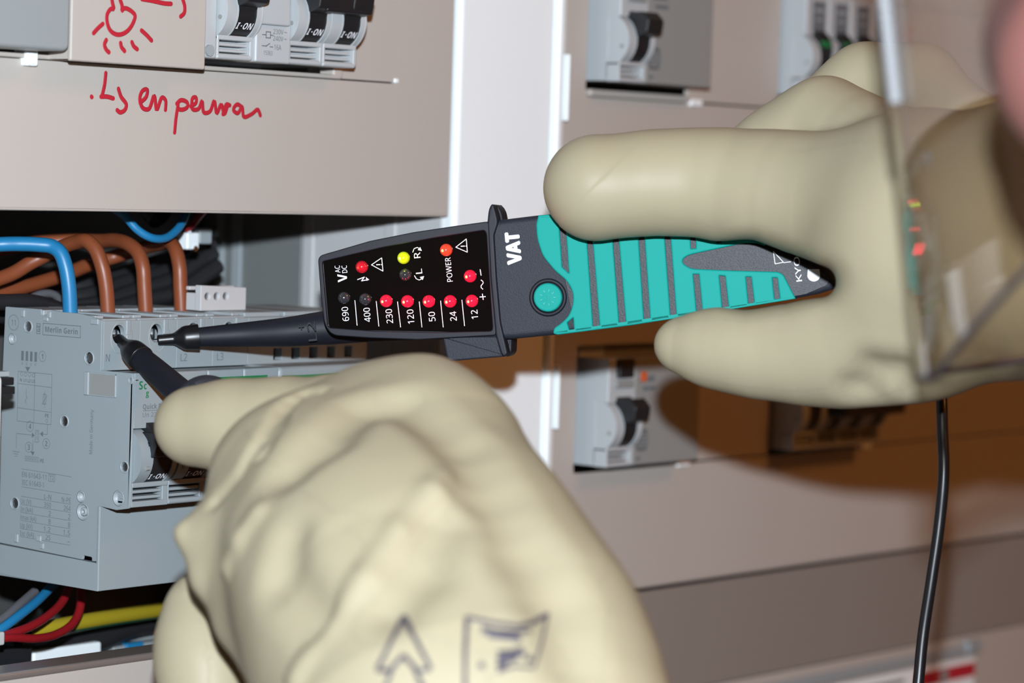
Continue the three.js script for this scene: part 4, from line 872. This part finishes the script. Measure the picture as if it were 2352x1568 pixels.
// head, neck, torso, arms and legs; the head is turned to the tester
{
  const P = (x, y, z) => V(x, y, z), face = V(-0.6, -0.12, -0.79).normalize(), side = V(0.79, 0, -0.6), up = V(0.02, 0.99, -0.15).normalize();
  const hc = V(191, 84, -640), h = (f, s, u) => hc.clone().addScaledVector(face, f).addScaledVector(side, s).addScaledVector(up, u);
  const B = (list) => chain(list.map(([p, r]) => [p, r]));
  const headBones = [...B([[h(-20, 0, 42), 72], [h(8, 0, 38), 68]]), ...B([[h(28, 0, -30), 52], [h(46, 0, -66), 28]]), ...B([[h(66, 0, 24), 9], [h(76, 0, 4), 8], [h(92, 0, -14), 8]]),
    ...B([[h(62, -36, -10), 20], [h(40, -50, -20), 24]]), ...B([[h(62, 36, -10), 20], [h(40, 50, -20), 24]]), ...B([[h(72, -34, 34), 12], [h(76, 0, 32), 12], [h(72, 34, 34), 12]]),
    ...B([[h(-6, -74, 0), 12], [h(-12, -78, 22), 13]]), ...B([[h(-6, 74, 0), 12], [h(-12, 78, 22), 13]]), ...B([[h(78, -18, -42), 6.5], [h(84, 0, -43), 7], [h(78, 18, -42), 6.5]]), ...B([[h(-30, 0, -40), 56], [V(244, -40, -574), 58], [V(264, -150, -548), 62]])];
  const headF = (x, y, z) => { let d = 1e9; for (const b of headBones) d = smin(d, b(x, y, z), 8); return d; };
  const skull = surfaceNet(V(40, -190, -800), V(350, 200, -470), 3.4, headF).applyMatrix4(CAM);
  part('body', skull, M.skin, person, 'flushed face turned to the tester');
  for (const s of [-1, 1]) part('eye', new THREE.SphereGeometry(11, 20, 14).translate(...h(66, s * 31, 18).toArray()).applyMatrix4(CAM), M.inkWhite, person);
  const hairF = (x, y, z) => { const a = headF(x, y, z) - 5, q = V(x, y, z).sub(hc), cut = 20 - q.dot(up) + Math.max(0, q.dot(face)) * 0.9; return Math.max(a, cut); };
  part('hair', surfaceNet(V(40, -140, -800), V(360, 220, -470), 4.5, hairF).applyMatrix4(CAM), M.hair, person);
  // jacket and trousers
  const right = V(0.62, 0, -0.78), chest = V(272, -275, -536), sh = (s, dy = 0) => chest.clone().addScaledVector(right, s).add(V(0, 130 + dy, 0));
  const jacket = [...B([[chest.clone().add(V(0, 60, 0)), 120], [chest.clone().add(V(20, -180, 20)), 125], [chest.clone().add(V(20, -330, 20)), 120]]), ...B([[sh(-150, -20), 75], [sh(0, 0), 85], [sh(150, -20), 75]]),
    ...B([[sh(170, -20), 68], [V(455, -190, -860), 56], [V(225, 26, -930), 52]]), ...B([[sh(-170, -20), 68], [V(170, -380, -440), 56], [V(32, -140, -760), 48]])];
  const jf = (x, y, z) => { let d = 1e9; for (const b of jacket) d = smin(d, b(x, y, z), 40); return d; };
  part('jacket', surfaceNet(V(-60, -800, -1030), V(620, -60, -240), 13, (x, y, z) => Math.max(jf(x, y, z), y + 96 - Math.max(0, (x - 215) * 0.9) - Math.max(0, -z - 860) * 1.3)).applyMatrix4(CAM), M.cloth, person);
  const hip = chest.clone().add(V(20, -330, 20)).applyMatrix4(CAM), legs = [];
  for (const [dx, dz] of [[95, 30], [-95, -10]]) legs.push(...B([[hip.clone().add(V(dx * 0.8, -40, 0)), 95], [hip.clone().add(V(dx, -380, dz)), 68], [V(hip.x + dx, -1300, hip.z + dz), 52]]));
  const lf = (x, y, z) => { let d = 1e9; for (const b of legs) d = smin(d, b(x, y, z), 30); return d; };
  part('trousers', surfaceNet(V(hip.x - 240, -1345, hip.z - 220), V(hip.x + 240, hip.y + 110, hip.z + 220), 14, lf), M.cloth, person);
  for (const [dx, dz] of [[95, 30], [-95, -10]]) part('shoe', taper([[V(hip.x + dx, -1312, hip.z + dz + 50), 38], [V(hip.x + dx, -1314, hip.z + dz - 60), 36], [V(hip.x + dx, -1322, hip.z + dz - 160), 28]], 20, 16), M.black, person);
  // the visor: a curved clear sheet round the face, its near lower corner cut back to the temple
  const top = V(90, 102, -724), low = V(102, -9.1, -724), axis = top.clone().sub(low).normalize(), R = 91;
  const out = V(-1, 0, 0.13).projectOnPlane(axis).normalize(), near = axis.clone().cross(out).normalize();
  if (near.z < 0) near.negate();
  const centre = low.clone().addScaledVector(out, -R), nA = 72, nB = 30, pos = [], idx = [];
  const edge = (a) => (a > 0 ? 40 * Math.pow(Math.min(1, a / 0.8), 1.25) + Math.max(0, a - 0.8) * 60 : 0);
  for (let i = 0; i <= nA; i++) {
    const a = lerp(-2.1, 1.35, i / nA);
    for (let j = 0; j <= nB; j++) {
      const u = lerp(edge(a), 215, j / nB), p = centre.clone().addScaledVector(out, R * Math.cos(a)).addScaledVector(near, R * Math.sin(a)).addScaledVector(axis, u);
      pos.push(p.x, p.y, p.z);
      if (i < nA && j < nB) { const q = i * (nB + 1) + j; idx.push(q, q + nB + 1, q + 1, q + 1, q + nB + 1, q + nB + 2); }
    }
  }
  const sheet = new THREE.BufferGeometry();
  sheet.setAttribute('position', new THREE.Float32BufferAttribute(pos, 3));
  sheet.setIndex(idx);
  sheet.computeVertexNormals();
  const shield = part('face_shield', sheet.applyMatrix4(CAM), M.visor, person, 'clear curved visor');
  const rim = [];
  for (let i = 0; i <= 40; i++) { const a = lerp(-2.1, 1.35, i / 40); rim.push(centre.clone().addScaledVector(out, R * Math.cos(a)).addScaledVector(near, R * Math.sin(a)).addScaledVector(axis, edge(a)).applyMatrix4(CAM)); }
  part('shield_edge', tube(rim, 0.9, 160, 8), std(lin(0.03, 0.025, 0.03), 0.4), shield, 'dark bottom edge of the visor');
  const gleam = [];
  for (let i = 0; i <= 10; i++) gleam.push(centre.clone().addScaledVector(out, R + 1.7).addScaledVector(axis, lerp(67.5, 213, i / 10)).applyMatrix4(CAM));
  part('reflection_strip', tube(gleam, 1.75, 40, 16), std(lin(0.19, 0.195, 0.2), 0.6), shield, 'added pale strip standing for the reflection of the white upright in the visor');  // added pale bead in place of the white upright's reflection in the visor
  const band = rim.map((_, i) => { const a = lerp(-2.1, 1.35, i / 40); return centre.clone().addScaledVector(out, (R + 1) * Math.cos(a)).addScaledVector(near, (R + 1) * Math.sin(a)).addScaledVector(axis, 214).applyMatrix4(CAM); });
  part('headband', tube(band, 7, 120, 10), M.black, shield);
}

renderer.render(scene, camera);
